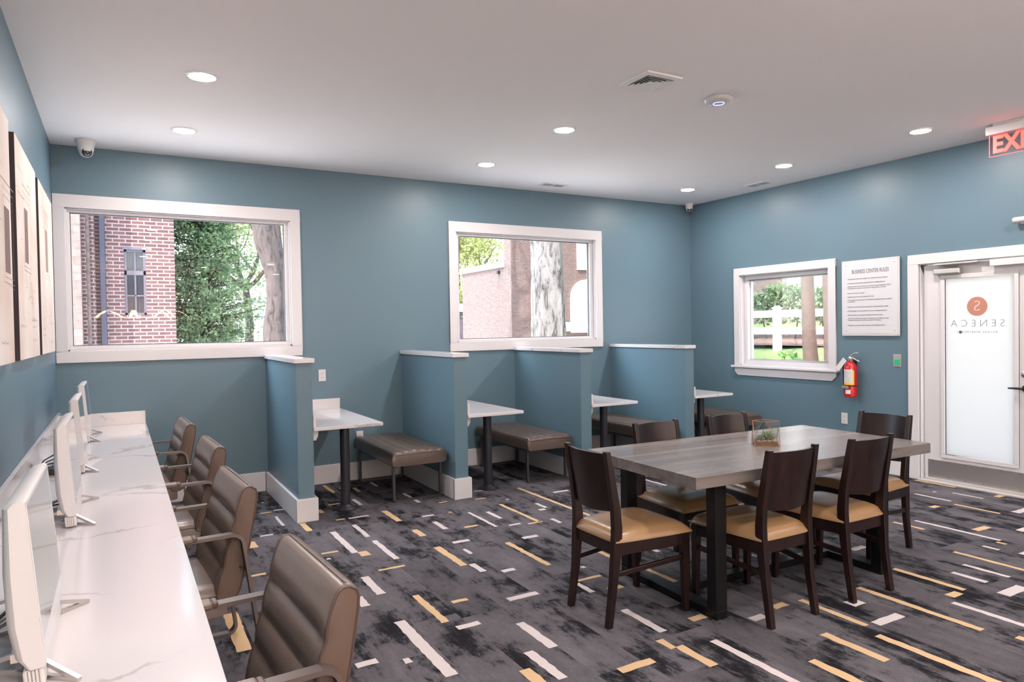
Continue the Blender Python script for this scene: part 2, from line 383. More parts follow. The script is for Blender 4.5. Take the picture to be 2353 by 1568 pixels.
def carpet():
    m = bpy.data.materials.new('charcoal_patterned_carpet'); m.use_nodes = True; n = m.node_tree; p = n.nodes['Principled BSDF']
    g = nd(n, 'ShaderNodeNewGeometry'); sp = nd(n, 'ShaderNodeSeparateXYZ'); n.links.new(g.outputs['Position'], sp.inputs[0])
    X, Y = sp.outputs[0], sp.outputs[1]
    cx = math_(n, 'FLOOR', math_(n, 'DIVIDE', X, .25))
    w1 = nd(n, 'ShaderNodeTexWhiteNoise'); w1.noise_dimensions = '1D'; n.links.new(cx, w1.inputs['W'])
    cyy = math_(n, 'FLOOR', math_(n, 'ADD', Y, w1.outputs[0]))
    cb = nd(n, 'ShaderNodeCombineXYZ'); n.links.new(cx, cb.inputs[0]); n.links.new(cyy, cb.inputs[1])
    w2 = nd(n, 'ShaderNodeTexWhiteNoise'); w2.noise_dimensions = '3D'; n.links.new(cb.outputs[0], w2.inputs['Vector'])
    off = nd(n, 'ShaderNodeVectorMath'); off.operation = 'MULTIPLY_ADD'; off.inputs[1].default_value = (2.2, 2.2, 0)
    n.links.new(w2.outputs['Color'], off.inputs[0]); n.links.new(g.outputs['Position'], off.inputs[2])
    def noise(vec, scale, detail, rough=.5, sc=(1, 1, 1)):
        mp = nd(n, 'ShaderNodeMapping'); mp.inputs['Scale'].default_value = sc; n.links.new(vec, mp.inputs['Vector'])
        t = nd(n, 'ShaderNodeTexNoise'); t.inputs['Scale'].default_value = scale; t.inputs['Detail'].default_value = detail; t.inputs['Roughness'].default_value = rough
        n.links.new(mp.outputs[0], t.inputs['Vector']); return t.outputs['Fac']
    big = noise(off.outputs[0], 2.2, 9, .72, (1.3, .7, 1))
    mid = noise(off.outputs[0], 7, 8, .8, (2.2, .42, 1))
    fine = noise(g.outputs['Position'], 260, 2)
    v = math_(n, 'ADD', math_(n, 'MULTIPLY', big, .7), math_(n, 'MULTIPLY', mid, .3))
    c = ramp(n, v, [(.425, (.013, .012, .015)), (.455, (.030, .029, .034)), (.475, (.068, .065, .073)), (.50, (.098, .091, .102)), (.62, (.142, .130, .144))])
    hv = nd(n, 'ShaderNodeHueSaturation'); n.links.new(c, hv.inputs['Color'])
    tile = math_(n, 'ADD', math_(n, 'MULTIPLY', w2.outputs['Value'], .30), .72)
    n.links.new(math_(n, 'MULTIPLY', tile, math_(n, 'ADD', math_(n, 'MULTIPLY', fine, 2.6), -.2)), hv.inputs['Value'])
    n.links.new(hv.outputs[0], p.inputs['Base Color'])
    p.inputs['Roughness'].default_value = .95; p.inputs['Specular IOR Level'].default_value = .1
    b = nd(n, 'ShaderNodeBump'); b.inputs['Strength'].default_value = .5; b.inputs['Distance'].default_value = .004
    n.links.new(fine, b.inputs['Height']); n.links.new(b.outputs[0], p.inputs['Normal'])
    return m
M['carpet'] = carpet()
M['dashw'] = mat('carpet_dash_offwhite', (.56, .50, .50), .95, spec=.1, bump=.8, bscale=220, var=.12, vscale=150)
M['dasht'] = mat('carpet_dash_tan', (.58, .40, .235), .95, spec=.1, bump=.8, bscale=220, var=.12, vscale=150)

def brick(name, a, b, mortar, plane, scale=1.0, bw=.203, bh=.0677, ms=.010, bump=.3):
    m = bpy.data.materials.new(name); m.use_nodes = True; n = m.node_tree; p = n.nodes['Principled BSDF']
    g = nd(n, 'ShaderNodeNewGeometry'); sp = nd(n, 'ShaderNodeSeparateXYZ'); n.links.new(g.outputs['Position'], sp.inputs[0])
    sn = nd(n, 'ShaderNodeSeparateXYZ'); n.links.new(g.outputs['True Normal'], sn.inputs[0])
    use_y = math_(n, 'GREATER_THAN', math_(n, 'ABSOLUTE', sn.outputs[0]), .7)
    mixu = nd(n, 'ShaderNodeMix'); n.links.new(use_y, mixu.inputs[0]); n.links.new(sp.outputs[0], mixu.inputs[2]); n.links.new(sp.outputs[1], mixu.inputs[3])
    cb = nd(n, 'ShaderNodeCombineXYZ'); n.links.new(mixu.outputs[0], cb.inputs[0]); n.links.new(sp.outputs[2], cb.inputs[1])
    t = nd(n, 'ShaderNodeTexBrick'); n.links.new(cb.outputs[0], t.inputs['Vector'])
    t.inputs['Color1'].default_value = (*a, 1); t.inputs['Color2'].default_value = (*b, 1); t.inputs['Mortar'].default_value = (*mortar, 1)
    t.inputs['Scale'].default_value = scale; t.inputs['Brick Width'].default_value = bw; t.inputs['Row Height'].default_value = bh
    t.inputs['Mortar Size'].default_value = ms; t.inputs['Mortar Smooth'].default_value = .1; t.inputs['Bias'].default_value = 0
    nz = nd(n, 'ShaderNodeTexNoise'); nz.inputs['Scale'].default_value = 9; nz.inputs['Detail'].default_value = 4; n.links.new(cb.outputs[0], nz.inputs['Vector'])
    hv = nd(n, 'ShaderNodeHueSaturation'); n.links.new(t.outputs['Color'], hv.inputs['Color'])
    n.links.new(math_(n, 'ADD', math_(n, 'MULTIPLY', nz.outputs['Fac'], .7), .65), hv.inputs['Value'])
    n.links.new(hv.outputs[0], p.inputs['Base Color']); p.inputs['Roughness'].default_value = .9
    bp = nd(n, 'ShaderNodeBump'); bp.inputs['Strength'].default_value = bump; bp.inputs['Distance'].default_value = .01
    n.links.new(math_(n, 'SUBTRACT', nz.outputs['Fac'], t.outputs['Fac']), bp.inputs['Height']); n.links.new(bp.outputs[0], p.inputs['Normal'])
    return m
M['brick'] = brick('red_brick', (.098, .044, .045), (.142, .070, .066), (.285, .24, .24), 'xz')
M['brickfar'] = brick('pink_brick', (.110, .066, .058), (.145, .094, .081), (.17, .132, .120), 'xz')
M['stone'] = brick('split_face_limestone', (.19, .135, .12), (.24, .19, .17), (.175, .145, .13), 'xz', 1, .34, .135, .012, .9)
def canvasmat():
    m = bpy.data.materials.new('cream_canvas_print'); m.use_nodes = True; n = m.node_tree; p = n.nodes['Principled BSDF']
    g = nd(n, 'ShaderNodeNewGeometry')
    t = nd(n, 'ShaderNodeTexNoise'); t.inputs['Scale'].default_value = 2.2; t.inputs['Detail'].default_value = 6; n.links.new(g.outputs['Position'], t.inputs['Vector'])
    c = ramp(n, t.outputs['Fac'], [(.3, (.66, .50, .43)), (.5, (.74, .63, .57)), (.7, (.78, .71, .67))])
    n.links.new(c, p.inputs['Base Color']); p.inputs['Roughness'].default_value = .75; return m
M['canvas'] = canvasmat()
M['sepia'] = mat('sepia_ink', (.34, .23, .19), .8)
M['sepiadark'] = mat('dark_sepia_ink', (.20, .13, .115), .8, var=.5, vscale=120)
M['screen'] = mat('dark_glossy_screen', (.035, .038, .042), .07, spec=.9, coat=1)

# ------------------------------------------------------------------ room shell
HC, WX, YF = 3.12, 7.164, -14.0
WT = .16
def struct(o, label, cat): return tag(o, label, cat, kind='structure')

# dashes woven into the carpet: (x0,y0,x1,y1) centre lines in metres, width, colour
DASH = [(2.204,-0.085,2.174,-0.452,0.035,2), (2.278,-0.299,2.313,-0.309,0.030,1), (2.408,-0.353,2.407,-0.544,0.040,2), (2.274,-0.801,2.261,-1.038,0.035,1),
(2.021,-0.872,2.123,-0.896,0.030,2), (1.458,-0.837,1.549,-0.867,0.030,2), (1.575,-0.800,1.660,-0.830,0.030,1), (1.556,-1.021,1.550,-1.338,0.022,1),
(1.531,-0.478,1.553,-0.481,0.030,2), (1.921,-0.999,1.901,-1.124,0.040,2), (1.947,-1.396,2.020,-1.417,0.030,2), (2.050,-1.395,2.216,-1.432,0.035,1),
(1.692,-1.343,1.698,-1.598,0.045,2), (2.374,-1.342,2.369,-1.712,0.050,2), (2.032,-1.617,2.027,-1.983,0.035,1), (1.840,-1.716,1.831,-2.296,0.045,1),
(1.891,-2.291,1.877,-2.395,0.065,2), (2.040,-2.095,2.030,-2.569,0.038,1), (1.860,-2.714,2.036,-2.722,0.030,2), (1.633,-2.187,1.746,-2.199,0.030,2),
(1.204,-1.373,1.258,-1.384,0.030,2), (1.343,-1.520,1.437,-1.550,0.030,1), (1.485,-1.656,1.470,-1.776,0.050,1), (1.258,-1.641,1.243,-1.801,0.075,2),
(1.120,-2.386,1.234,-2.396,0.035,2), (1.742,-2.781,1.751,-3.107,0.050,1), (1.614,-3.079,1.615,-3.232,0.050,1), (1.439,-3.418,1.431,-3.549,0.050,2),
(0.953,-2.936,0.950,-3.448,0.070,2), (1.364,-3.865,1.464,-3.880,0.050,1), (1.581,-3.922,1.583,-3.973,0.035,1), (1.632,-2.328,1.660,-2.321,0.025,1),
(2.617,-0.207,2.627,-0.419,0.030,1), (2.733,-0.838,2.733,-1.239,0.030,1), (2.868,-1.333,2.950,-1.353,0.030,2), (2.575,-1.673,2.677,-1.702,0.035,1),
(2.386,-1.997,2.377,-2.187,0.050,2), (2.596,-1.880,2.598,-2.113,0.040,1), (2.733,-2.138,2.848,-2.162,0.040,2), (2.954,-1.776,2.949,-2.264,0.028,1),
(3.314,-1.128,3.407,-1.152,0.025,1), (3.189,-1.399,3.297,-1.430,0.030,2), (3.090,-1.840,3.090,-2.078,0.035,1), (3.295,-1.685,3.299,-2.332,0.032,2),
(3.194,-2.329,3.320,-2.337,0.030,2), (3.047,-2.277,3.150,-2.301,0.035,1), (3.733,-1.234,3.734,-2.421,0.034,2), (3.915,-1.554,4.079,-1.600,0.040,1),
(3.579,-1.827,3.566,-1.995,0.032,1), (3.480,-2.009,3.539,-2.048,0.045,1), (3.426,-2.304,3.422,-2.441,0.035,1), (2.808,-1.682,2.839,-1.692,0.025,2),
(2.970,-2.613,3.098,-2.639,0.050,1), (2.496,-2.439,2.627,-2.465,0.050,1), (2.509,-2.619,2.499,-2.740,0.025,1), (2.355,-2.478,2.367,-2.924,0.050,2),
(2.419,-2.922,2.414,-3.089,0.045,1), (2.826,-2.649,2.829,-3.209,0.040,2), (2.515,-3.138,2.605,-3.164,0.045,1), (2.821,-3.532,2.995,-3.532,0.030,2),
(2.799,-3.563,2.791,-3.725,0.035,1), (2.042,-3.428,2.137,-3.441,0.035,2), (2.326,-3.554,2.521,-3.574,0.050,1), (1.909,-3.228,1.901,-3.656,0.042,2),
(1.704,-3.516,1.701,-4.181,0.060,1), (1.925,-3.744,2.054,-3.759,0.045,1), (2.228,-3.863,2.231,-4.185,0.050,1), (2.095,-4.160,2.110,-4.455,0.050,1),
(2.006,-4.298,1.993,-4.461,0.060,2), (2.981,-3.338,2.999,-3.370,0.030,1), (3.421,-1.561,3.447,-1.578,0.030,1), (3.237,-3.093,3.279,-3.304,0.035,2),
(3.348,-2.987,3.354,-3.084,0.030,1), (3.594,-3.280,3.594,-3.378,0.040,1), (3.308,-3.557,3.304,-3.888,0.036,2), (2.785,-4.011,2.790,-4.328,0.045,1),
(2.895,-3.725,2.997,-3.752,0.040,2), (2.997,-4.284,3.097,-4.308,0.050,2), (2.710,-4.386,2.701,-4.491,0.040,2), (2.752,-4.484,2.729,-4.710,0.050,2),
(2.353,-4.526,2.545,-4.528,0.050,2), (2.931,-4.525,2.919,-5.036,0.042,1), (3.263,-4.448,3.363,-4.462,0.050,1), (3.481,-4.396,3.586,-4.420,0.050,2),
(4.256,-3.699,4.273,-3.885,0.035,2), (4.959,-1.622,4.966,-1.932,0.030,1), (4.045,-3.742,4.083,-3.857,0.030,1), (3.968,-2.017,3.983,-2.276,0.035,2),
(7.083,-3.056,7.087,-3.429,0.030,2), (6.542,-3.368,6.557,-3.679,0.030,1), (6.853,-3.526,6.866,-3.775,0.028,1), (7.009,-3.786,7.125,-3.823,0.050,2),
(6.752,-3.407,6.785,-3.429,0.030,1), (6.462,-3.746,6.476,-4.091,0.030,2), (6.210,-3.692,6.303,-3.718,0.050,2), (5.729,-3.852,5.738,-4.446,0.034,1),
(5.566,-3.789,5.552,-4.023,0.030,2), (5.838,-4.206,6.009,-4.249,0.055,2), (5.675,-4.448,5.675,-4.508,0.030,2), (5.509,-4.444,5.506,-4.545,0.030,1),
(5.223,-4.408,5.222,-4.858,0.036,2), (5.023,-4.573,5.018,-4.834,0.032,1), (4.831,-4.613,4.813,-4.807,0.038,1), (4.592,-4.391,4.592,-4.804,0.042,2),
(4.428,-4.803,4.527,-4.816,0.050,2), (4.699,-4.934,4.917,-4.967,0.070,1), (4.375,-4.867,4.334,-5.277,0.038,1), (4.127,-4.468,4.123,-5.130,0.042,2),
(3.862,-4.570,3.956,-4.618,0.075,1), (3.697,-4.415,3.695,-4.806,0.038,2), (3.752,-4.805,3.963,-4.828,0.055,1), (3.442,-4.752,3.424,-5.078,0.050,2),
(3.636,-4.899,3.641,-5.479,0.048,2), (3.147,-4.899,3.158,-5.156,0.050,2), (4.700,-4.029,4.842,-4.037,0.050,1), (6.595,-4.132,6.815,-4.148,0.060,1),
(6.082,-4.389,6.201,-4.411,0.050,1), (5.530,-4.664,5.616,-4.678,0.050,1), (4.964,-4.013,4.968,-4.067,0.030,2)
]
fl = MB()
fl.quad((-.1, -8.6, 0), (WX + .1, -8.6, 0), (WX + .1, .1, 0), (-.1, .1, 0))
def dash(x0, y0, x1, y1, wd, k):
    fl.mi = k
    if abs(y1 - y0) >= abs(x1 - x0):
        n = max(2, int(abs(y1 - y0) / .035)); x = (x0 + x1) / 2; pts = []
        L, R = [], []
        for i in range(n + 1):
            y = y0 + (y1 - y0) * i / n
            L.append((x - wd / 2 + random.uniform(-.0035, .0035), y)); R.append((x + wd / 2 + random.uniform(-.0035, .0035), y))
    else:
        n = max(2, int(abs(x1 - x0) / .035)); y = (y0 + y1) / 2; L, R = [], []
        for i in range(n + 1):
            x = x0 + (x1 - x0) * i / n
            L.append((x, y - wd / 2 + random.uniform(-.003, .003))); R.append((x, y + wd / 2 + random.uniform(-.003, .003)))
    z = .0012
    for i in range(n):
        fl.quad((*L[i], z), (*R[i], z), (*R[i + 1], z), (*L[i + 1], z))
for d in DASH: dash(*d)
rd = random.Random(3)
for i in range(60):                       # the carpet goes on beyond the picture
    x, y = rd.uniform(.2, 6.9), rd.uniform(-8.3, -5.75)
    if rd.random() < .62: l = rd.choice([.15, .25, .4, .7]); dash(x, y, x, y + l, rd.choice([.03, .045, .055]), rd.choice([1, 2]))
    else: l = rd.choice([.12, .2, .28]); dash(x, y, x + l, y, rd.choice([.03, .04]), rd.choice([1, 2]))
floor = struct(build('floor', fl, [M['carpet'], M['dashw'], M['dasht']], weld=False), 'charcoal carpet floor with off-white and tan dashes', 'floor')
ceiling = struct(build('ceiling', MB().box(-WT, YF - WT, HC, WX + WT, WT, HC + .2), M['ceil']), 'smooth white ceiling with recessed lights', 'ceiling')
W1 = (.09, 1.93, 1.385, 2.60)      # wall openings x0,x1,z0,z1
W2 = (3.70, 5.585, 1.375, 2.59)
W3 = (-2.085, -.855, 1.02, 2.125)  # right wall y0,y1,z0,z1
DR = (-4.03, -3.07, 0, 2.07)
b = MB()
b.box(-WT, 0, 0, WX + WT, WT, W1[2] - .0); 
zt = max(W1[3], W2[3])
b.box(-WT, 0, zt, WX + WT, WT, HC)
b.box(-WT, 0, W1[2], W1[0], WT, zt); b.box(W1[1], 0, W1[2], W2[0], WT, zt); b.box(W2[1], 0, W1[2], WX + WT, WT, zt)
b.box(W2[0], 0, W2[3], W2[1], WT, zt)
struct(build('wall_back', b, M['teal']), 'teal painted back wall with two picture windows above the booths', 'wall')
struct(build('wall_left', MB().box(-WT, -8.6, 0, 0, 0, HC), M['teal']), 'teal painted left wall hung with canvas prints', 'wall')
struct(build('floor', MB().box(-.1, YF - .1, -.05, WX + .1, -8.6, 0), M['tile']), 'pale tile added on the unseen lobby floor behind the viewer to bounce light', 'floor')
b = MB(); b.box(-WT, YF, 0, 0, -8.6, .3); b.box(-WT, YF, 2.75, 0, -8.6, HC); b.box(-WT, YF, .3, 0, -13.4, 2.75); b.box(-WT, -11.2, .3, 0, -10.9, 2.75); b.box(-WT, -8.8, .3, 0, -8.6, 2.75)
struct(build('wall_left', b, M['lobbywhite']), 'white lobby wall with added tall windows behind the viewer on the left', 'wall')
struct(build('wall_right', MB().box(WX, YF, 0, WX + WT, -8.6, HC), M['lobbywhite']), 'white lobby wall behind the viewer on the right', 'wall')
for k_, (ya, yb) in enumerate(((-13.4, -11.2), (-10.9, -8.8))):  # unseen windows put in so sun reaches the lobby and brightens the ceiling
    t = struct(thing('window_%d' % (4 + k_), '', 'window', (0, (ya + yb) / 2, .3)), 'added tall lobby window on the left, ' + ('farther from' if k_ == 0 else 'nearer to') + ' the viewer', 'window')
    b = MB()
    for y in (ya, (ya + yb) / 2 - .03, yb - .06): b.box(-.10, y, .3, -.04, y + .06, 2.75)
    b.box(-.10, ya, .3, -.04, yb, .36); b.box(-.10, ya, 2.69, -.04, yb, 2.75); build('frame', b, M['trim'], t)
    build('pane', MBq((-.07, ya, .3), (-.07, yb, .3), (-.07, yb, 2.75), (-.07, ya, 2.75)), M['glass'], t)
struct(build('wall_front', MB().box(-WT, YF - WT, 0, WX + WT, YF, HC), M['lobbywhite']), 'white painted front wall behind the viewer', 'wall')
b = MB(); X0, X1 = WX, WX + WT
b.box(X0, W3[1], 0, X1, 0, HC); b.box(X0, W3[0], 0, X1, W3[1], W3[2]); b.box(X0, W3[0], W3[3], X1, W3[1], HC)
b.box(X0, DR[1], 0, X1, W3[0], HC); b.box(X0, DR[0], DR[3], X1, DR[1], HC); b.box(X0, -8.6, 0, X1, DR[0], HC)
struct(build('wall_right', b, M['teal']), 'teal painted right wall with small window and white exit door', 'wall')
# baseboards
BB, BT = .185, .018
P = [1.665, 3.038, 4.410, 5.790]; PT = .155; PD = 1.325
b = MB(); xs = [0.0] + [v for p in P for v in (p + .001, p + PT + .003)] + [WX - .0]
for i in range(0, len(xs), 2):
    b.box(xs[i] + (.012 if i else .001), -BT, 0, xs[i + 1] - .012, 0, BB)
struct(build('baseboard_back', b, M['trim'], bevel=.004), 'white baseboard along the back wall inside the booths', 'baseboard')
b = MB().box(WX - BT, -2.955, 0, WX, -.02, BB)
struct(build('baseboard_right', b, M['trim'], bevel=.004), 'white baseboard along the right wall up to the door', 'baseboard')
struct(build('baseboard_left', MB().box(0, YF, 0, BT, -.02, BB), M['trim'], bevel=.004), 'white baseboard along the left wall below the counter', 'baseboard')

# windows on the back wall
def back_window(n, O, G, op, label):
    """O casing outer, G glass rectangle (x0,x1,z0,z1), op wall opening"""
    t = struct(thing('window_%d' % n, label, 'window', ((O[0] + O[1]) / 2, 0, O[2])), label, 'window')
    cw = .094
    b = MB(); y0, y1 = -.022, 0
    b.box(O[0], y0, O[3] - .112, O[1], y1, O[3]); b.box(O[0], y0, O[2], O[1], y1, O[2] + cw)
    b.box(O[0], y0, O[2] + cw, O[0] + .086, y1, O[3] - .112); b.box(O[1] - cw, y0, O[2] + cw, O[1], y1, O[3] - .112)
    build('casing', b, M['trim'], t, bevel=.003)
    b = MB(); e = .004                    # jamb lining of the opening
    b.box(op[0] - e, -.004, op[3] - .012, op[1] + e, WT, op[3] + e); b.box(op[0] - e, -.004, op[2] - e, op[1] + e, WT, op[2] + .012)
    b.box(op[0] - e, -.004, op[2], op[0] + .012, WT, op[3]); b.box(op[1] - .012, -.004, op[2], op[1] + e, WT, op[3])
    build('jamb', b, M['trim'], t)
    b = MB(); a = (op[0] + .012, op[1] - .012, op[2] + .012, op[3] - .012)     # stop around the glass
    b.box(a[0], .03, G[3], a[1], .085, a[3]); b.box(a[0], .03, a[2], a[1], .085, G[2]); b.box(a[0], .03, G[2], G[0], .085, G[3]); b.box(G[1], .03, G[2], a[1], .085, G[3])
    build('glazing_stop', b, M['trim'], t, bevel=.003)
    b = MB(); g = .006
    b.box(G[0], .05, G[3] - g, G[1], .075, G[3] + .002); b.box(G[0], .05, G[2] - .002, G[1], .075, G[2] + g)
    b.box(G[0] - .002, .05, G[2] + g, G[0] + g, .075, G[3] - g); b.box(G[1] - g, .05, G[2] + g, G[1] + .002, .075, G[3] - g)
    build('gasket', b, M['sash'], t)
    build('pane', MBq((G[0], .062, G[2]), (G[1], .062, G[2]), (G[1], .062, G[3]), (G[0], .062, G[3])), M['glass'], t)
    return t
back_window(1, (.004, 2.026, 1.287, 2.708), (.122, 1.885, 1.428, 2.563), W1, 'large white framed picture window by the counter, nearest the left corner')
back_window(2, (3.6115, 5.675, 1.276, 2.70), (3.75, 5.52, 1.408, 2.552), W2, 'white framed picture window above the middle booth')
# small window on the right wall
t = struct(thing('window_3', '', 'window', (WX, -1.47, 1.0)), 'small white framed window with sill beside the rules sign', 'window')
b = MB(); x0 = WX - .022; oy0, oy1, oz0, oz1 = -2.178, -.767, 1.018, 2.213
b.box(x0, oy0, oz1 - .088, WX, oy1, oz1); b.box(x0, oy0, oz0, WX, oy0 + .09, oz1 - .088); b.box(x0, oy1 - .086, oz0, WX, oy1, oz1 - .088)
build('casing', b, M['trim'], t, bevel=.003)
b = MB(); e = .004
b.box(WX - .003, W3[0] - e, W3[3] - .012, WX + WT, W3[1] + e, W3[3] + e); b.box(WX - .003, W3[0] - e, W3[2] - e, WX + WT, W3[1] + e, W3[2] + .014)
b.box(WX - .003, W3[0] - e, W3[2], WX + WT, W3[0] + .012, W3[3]); b.box(WX - .003, W3[1] - .012, W3[2], WX + WT, W3[1] + e, W3[3])
build('jamb', b, M['trim'], t)
b = MB(); ga = (W3[0] + .012, W3[1] - .012, W3[2] + .014, W3[3] - .012); sw = .048
for (k, xa, xb) in ((0, WX + .055, WX + .105), (.012, WX + .105, WX + .15)):
    s_ = sw + k
    b.box(xa, ga[0], ga[3] - s_, xb, ga[1], ga[3]); b.box(xa, ga[0], ga[2], xb, ga[1], ga[2] + s_)
    b.box(xa, ga[0], ga[2] + s_, xb, ga[0] + s_, ga[3] - s_); b.box(xa, ga[1] - s_, ga[2] + s_, xb, ga[1], ga[3] - s_)
build('sash', b, M['trim'], t, bevel=.003)
build('pane', MBq((WX + .10, ga[0] + .05, ga[2] + .05), (WX + .10, ga[1] - .05, ga[2] + .05), (WX + .10, ga[1] - .05, ga[3] - .05), (WX + .10, ga[0] + .05, ga[3] - .05)), M['glass'], t)
build('sill', MB().box(WX - .055, -2.215, .992, WX + .05, -.735, 1.018), M['trim'], t, bevel=.005)
b = MB(); b.prism([(-2.178, .990), (-.767, .990), (-.767, .945), (-.82, .895), (-2.125, .895), (-2.178, .945)], 'x', WX - .02, WX)
build('apron', b, M['trim'], t, bevel=.003)

# door
D0, D1 = -4.005, -3.092
t = struct(thing('door_1', '', 'door', (WX, -3.55, 0)), 'white exit door with tall frosted glass panel on the right wall', 'door')
b = MB(); x0 = WX - .022
b.box(x0, -4.14, 2.07, WX, -2.961, 2.163); b.box(x0, -3.062, 0, WX, -2.961, 2.07); b.box(x0, -4.14, 0, WX, -4.04, 2.07)
build('casing', b, M['trim'], t, bevel=.003)
b = MB(); b.box(WX - .002, -3.075, 0, WX + WT, -3.066, 2.074); b.box(WX - .002, -4.034, 0, WX + WT, -4.024, 2.074); b.box(WX - .002, -4.024, 2.062, WX + WT, -3.075, 2.074)
b.box(WX + .085, -3.095, 0, WX + .11, -3.075, 2.062)
build('frame', b, M['trim'], t, bevel=.002)
gx0, gx1, gz0, gz1 = -3.865, -3.283, .272, 1.918
sx0, sx1 = WX + .03, WX + .075
b = MB(); b.box(sx0, D0, .02, sx1, D1, gz0); b.box(sx0, D0, gz1, sx1, D1, 2.055); b.box(sx0, gx1, gz0, sx1, D1, gz1); b.box(sx0, D0, gz0, sx1, gx0, gz1)
build('slab', b, M['trim'], t)
b = MB(); k = .035
b.box(sx0 - .014, gx0 - k, gz1, sx1, gx1 + k, gz1 + k); b.box(sx0 - .014, gx0 - k, gz0 - k, sx1, gx1 + k, gz0)
b.box(sx0 - .014, gx0 - k, gz0, sx1, gx0, gz1); b.box(sx0 - .014, gx1, gz0, sx1, gx1 + k, gz1)
build('glass_frame', b, M['trim'], t, bevel=.004)
pane = build('frosted_pane', MBq((sx0 + .012, gx0, gz0), (sx0 + .012, gx1, gz0), (sx0 + .012, gx1, gz1), (sx0 + .012, gx0, gz1)), M['frost'], t)
lx = sx0 + .0105
b = MB(); b.lathe([(.0866, 0), (.0866, .001)], (lx, -3.558, 1.652), 48, Matrix.Rotation(-PI / 2, 4, 'Y'))
lg = build('logo_disc', b, M['salmon'], t); lg['label'] = 'round salmon logo disc'
text('logo_letter', 'S', .135, (lx - .0015, -3.558, 1.652), ROT_XM, M['paper'], t, True, ext=.0004, sx=1.1, off=-.003)
text('lettering', 'SENECA', .092, (lx - .001, -3.557, 1.497), ROT_XM, M['faint'], t, True, ext=.0004, space=1.55, off=-.002)
text('small_lettering', 'VILLAGE APARTMENTS', .026, (lx - .001, -3.557, 1.420), ROT_XM, M['faint'], t, True, ext=.0003, space=1.35)
b = MB(); b.lathe([(.0145, 0), (.0145, .001)], (lx, -3.415, 1.419), 24, Matrix.Rotation(-PI / 2, 4, 'Y'))
build('dot', b, M['bronze'], t)
b = MB(); b.box(sx0 - .002, D0 + .02, .035, sx0, D1 - .03, .205)
kp = build('kick_plate', b, M['silver'], t)
b = MB()
for y in (-3.16, -3.31, -3.46, -3.61, -3.76, -3.91):
    for z in (.05, .19): b.lathe([(.004, 0), (.004, .002)], (sx0 - .002, y, z), 8, Matrix.Rotation(-PI / 2, 4, 'Y'))
build('screws', b, M['bronze'], kp)
build('threshold', MB().box(WX - .06, -4.03, 0, WX + .12, -3.07, .018), M['alu'], t, bevel=.004)
cl = build('closer', MB().box(sx0 - .055, -3.44, 1.958, sx0, -3.20, 2.012), M['silver'], t, bevel=.012)
b = MB(); b.tube([(sx0 - .03, -3.42, 2.02), (sx0 - .05, -3.30, 2.035), (sx0 - .06, -3.36, 2.055)], .006, 8); b.box(sx0 - .075, -3.60, 2.045, sx0 - .005, -3.22, 2.060)
build('closer_arm', b, M['silver'], cl)
ml = build('magnetic_lock', MB().box(sx0 - .07, -4.0, 2.0, sx0 - .002, -3.70, 2.058), M['trim'], t, bevel=.003)
build('indicator_light', MB().sphere((sx0 - .071, -3.755, 2.018), .006), M['greenled'], ml)
b = MB(); Rx = Matrix.Rotation(-PI / 2, 4, 'Y')
b.lathe([(.028, 0), (.028, .008), (.02, .014)], (sx0, -3.945, 1.055), 24, Rx)
build('deadbolt', b, M['chrome'], t, smooth=True)
b = MB(); b.lathe([(.03, 0), (.03, .008), (.014, .012), (.012, .05)], (sx0, -3.95, .935), 24, Rx)
b.tube([(sx0 - .048, -3.95, .935), (sx0 - .052, -3.90, .937), (sx0 - .05, -3.835, .935)], [.011, .010, .007], 10)
hd = build('lever_handle', b, M['black'], t, smooth=True); hd['label'] = 'black lever handle'

# ------------------------------------------------------------------ booths
CAPZ = 1.305
PL = ['first teal partition from the left with a white stone cap, beside the counter chairs',
      'second teal partition from the left, between the first and second booths',
      'third teal partition, under the right half of the middle window',
      'fourth teal partition, last one before the right corner']
for p, lb in zip(P, PL):
    t = thing('booth_partition', lb, 'partition', (p + PT / 2, -PD / 2, 0), group='half-height partitions between the booths')
    build('wall_panel', MB().box(p + .015, -PD + .015, 0, p + PT - .015, -.001, CAPZ - .036), M['teal'], t)
    build('stone_cap', MB().box(p - .003, -PD - .003, CAPZ - .036, p + PT + .003, -.001, CAPZ), M['quartz'], t, bevel=.003)
    b = MB(); q0, q1 = p - .008, p + PT + .009
    b.box(q0, -PD, 0, p + .015, -.02, BB); b.box(p + PT - .015, -PD, 0, q1, -.02, BB); b.box(q0, -PD - .011, 0, q1, -PD + .015, BB)
    build('baseboard', b, M['trim'], t, bevel=.003)
TZ = .747
TL = ['white stone booth table in the booth nearest the counter', 'white stone booth table in the second booth from the left',
      'white stone booth table in the third booth, right of the middle window', 'white stone booth table in the corner booth by the right wall']
BL = ['brown leather bench in the booth nearest the counter', 'brown channelled bench in the second booth from the left',
      'brown leather bench in the third booth, behind the dining chairs', 'brown leather bench in the corner booth under the small window']
tab = None
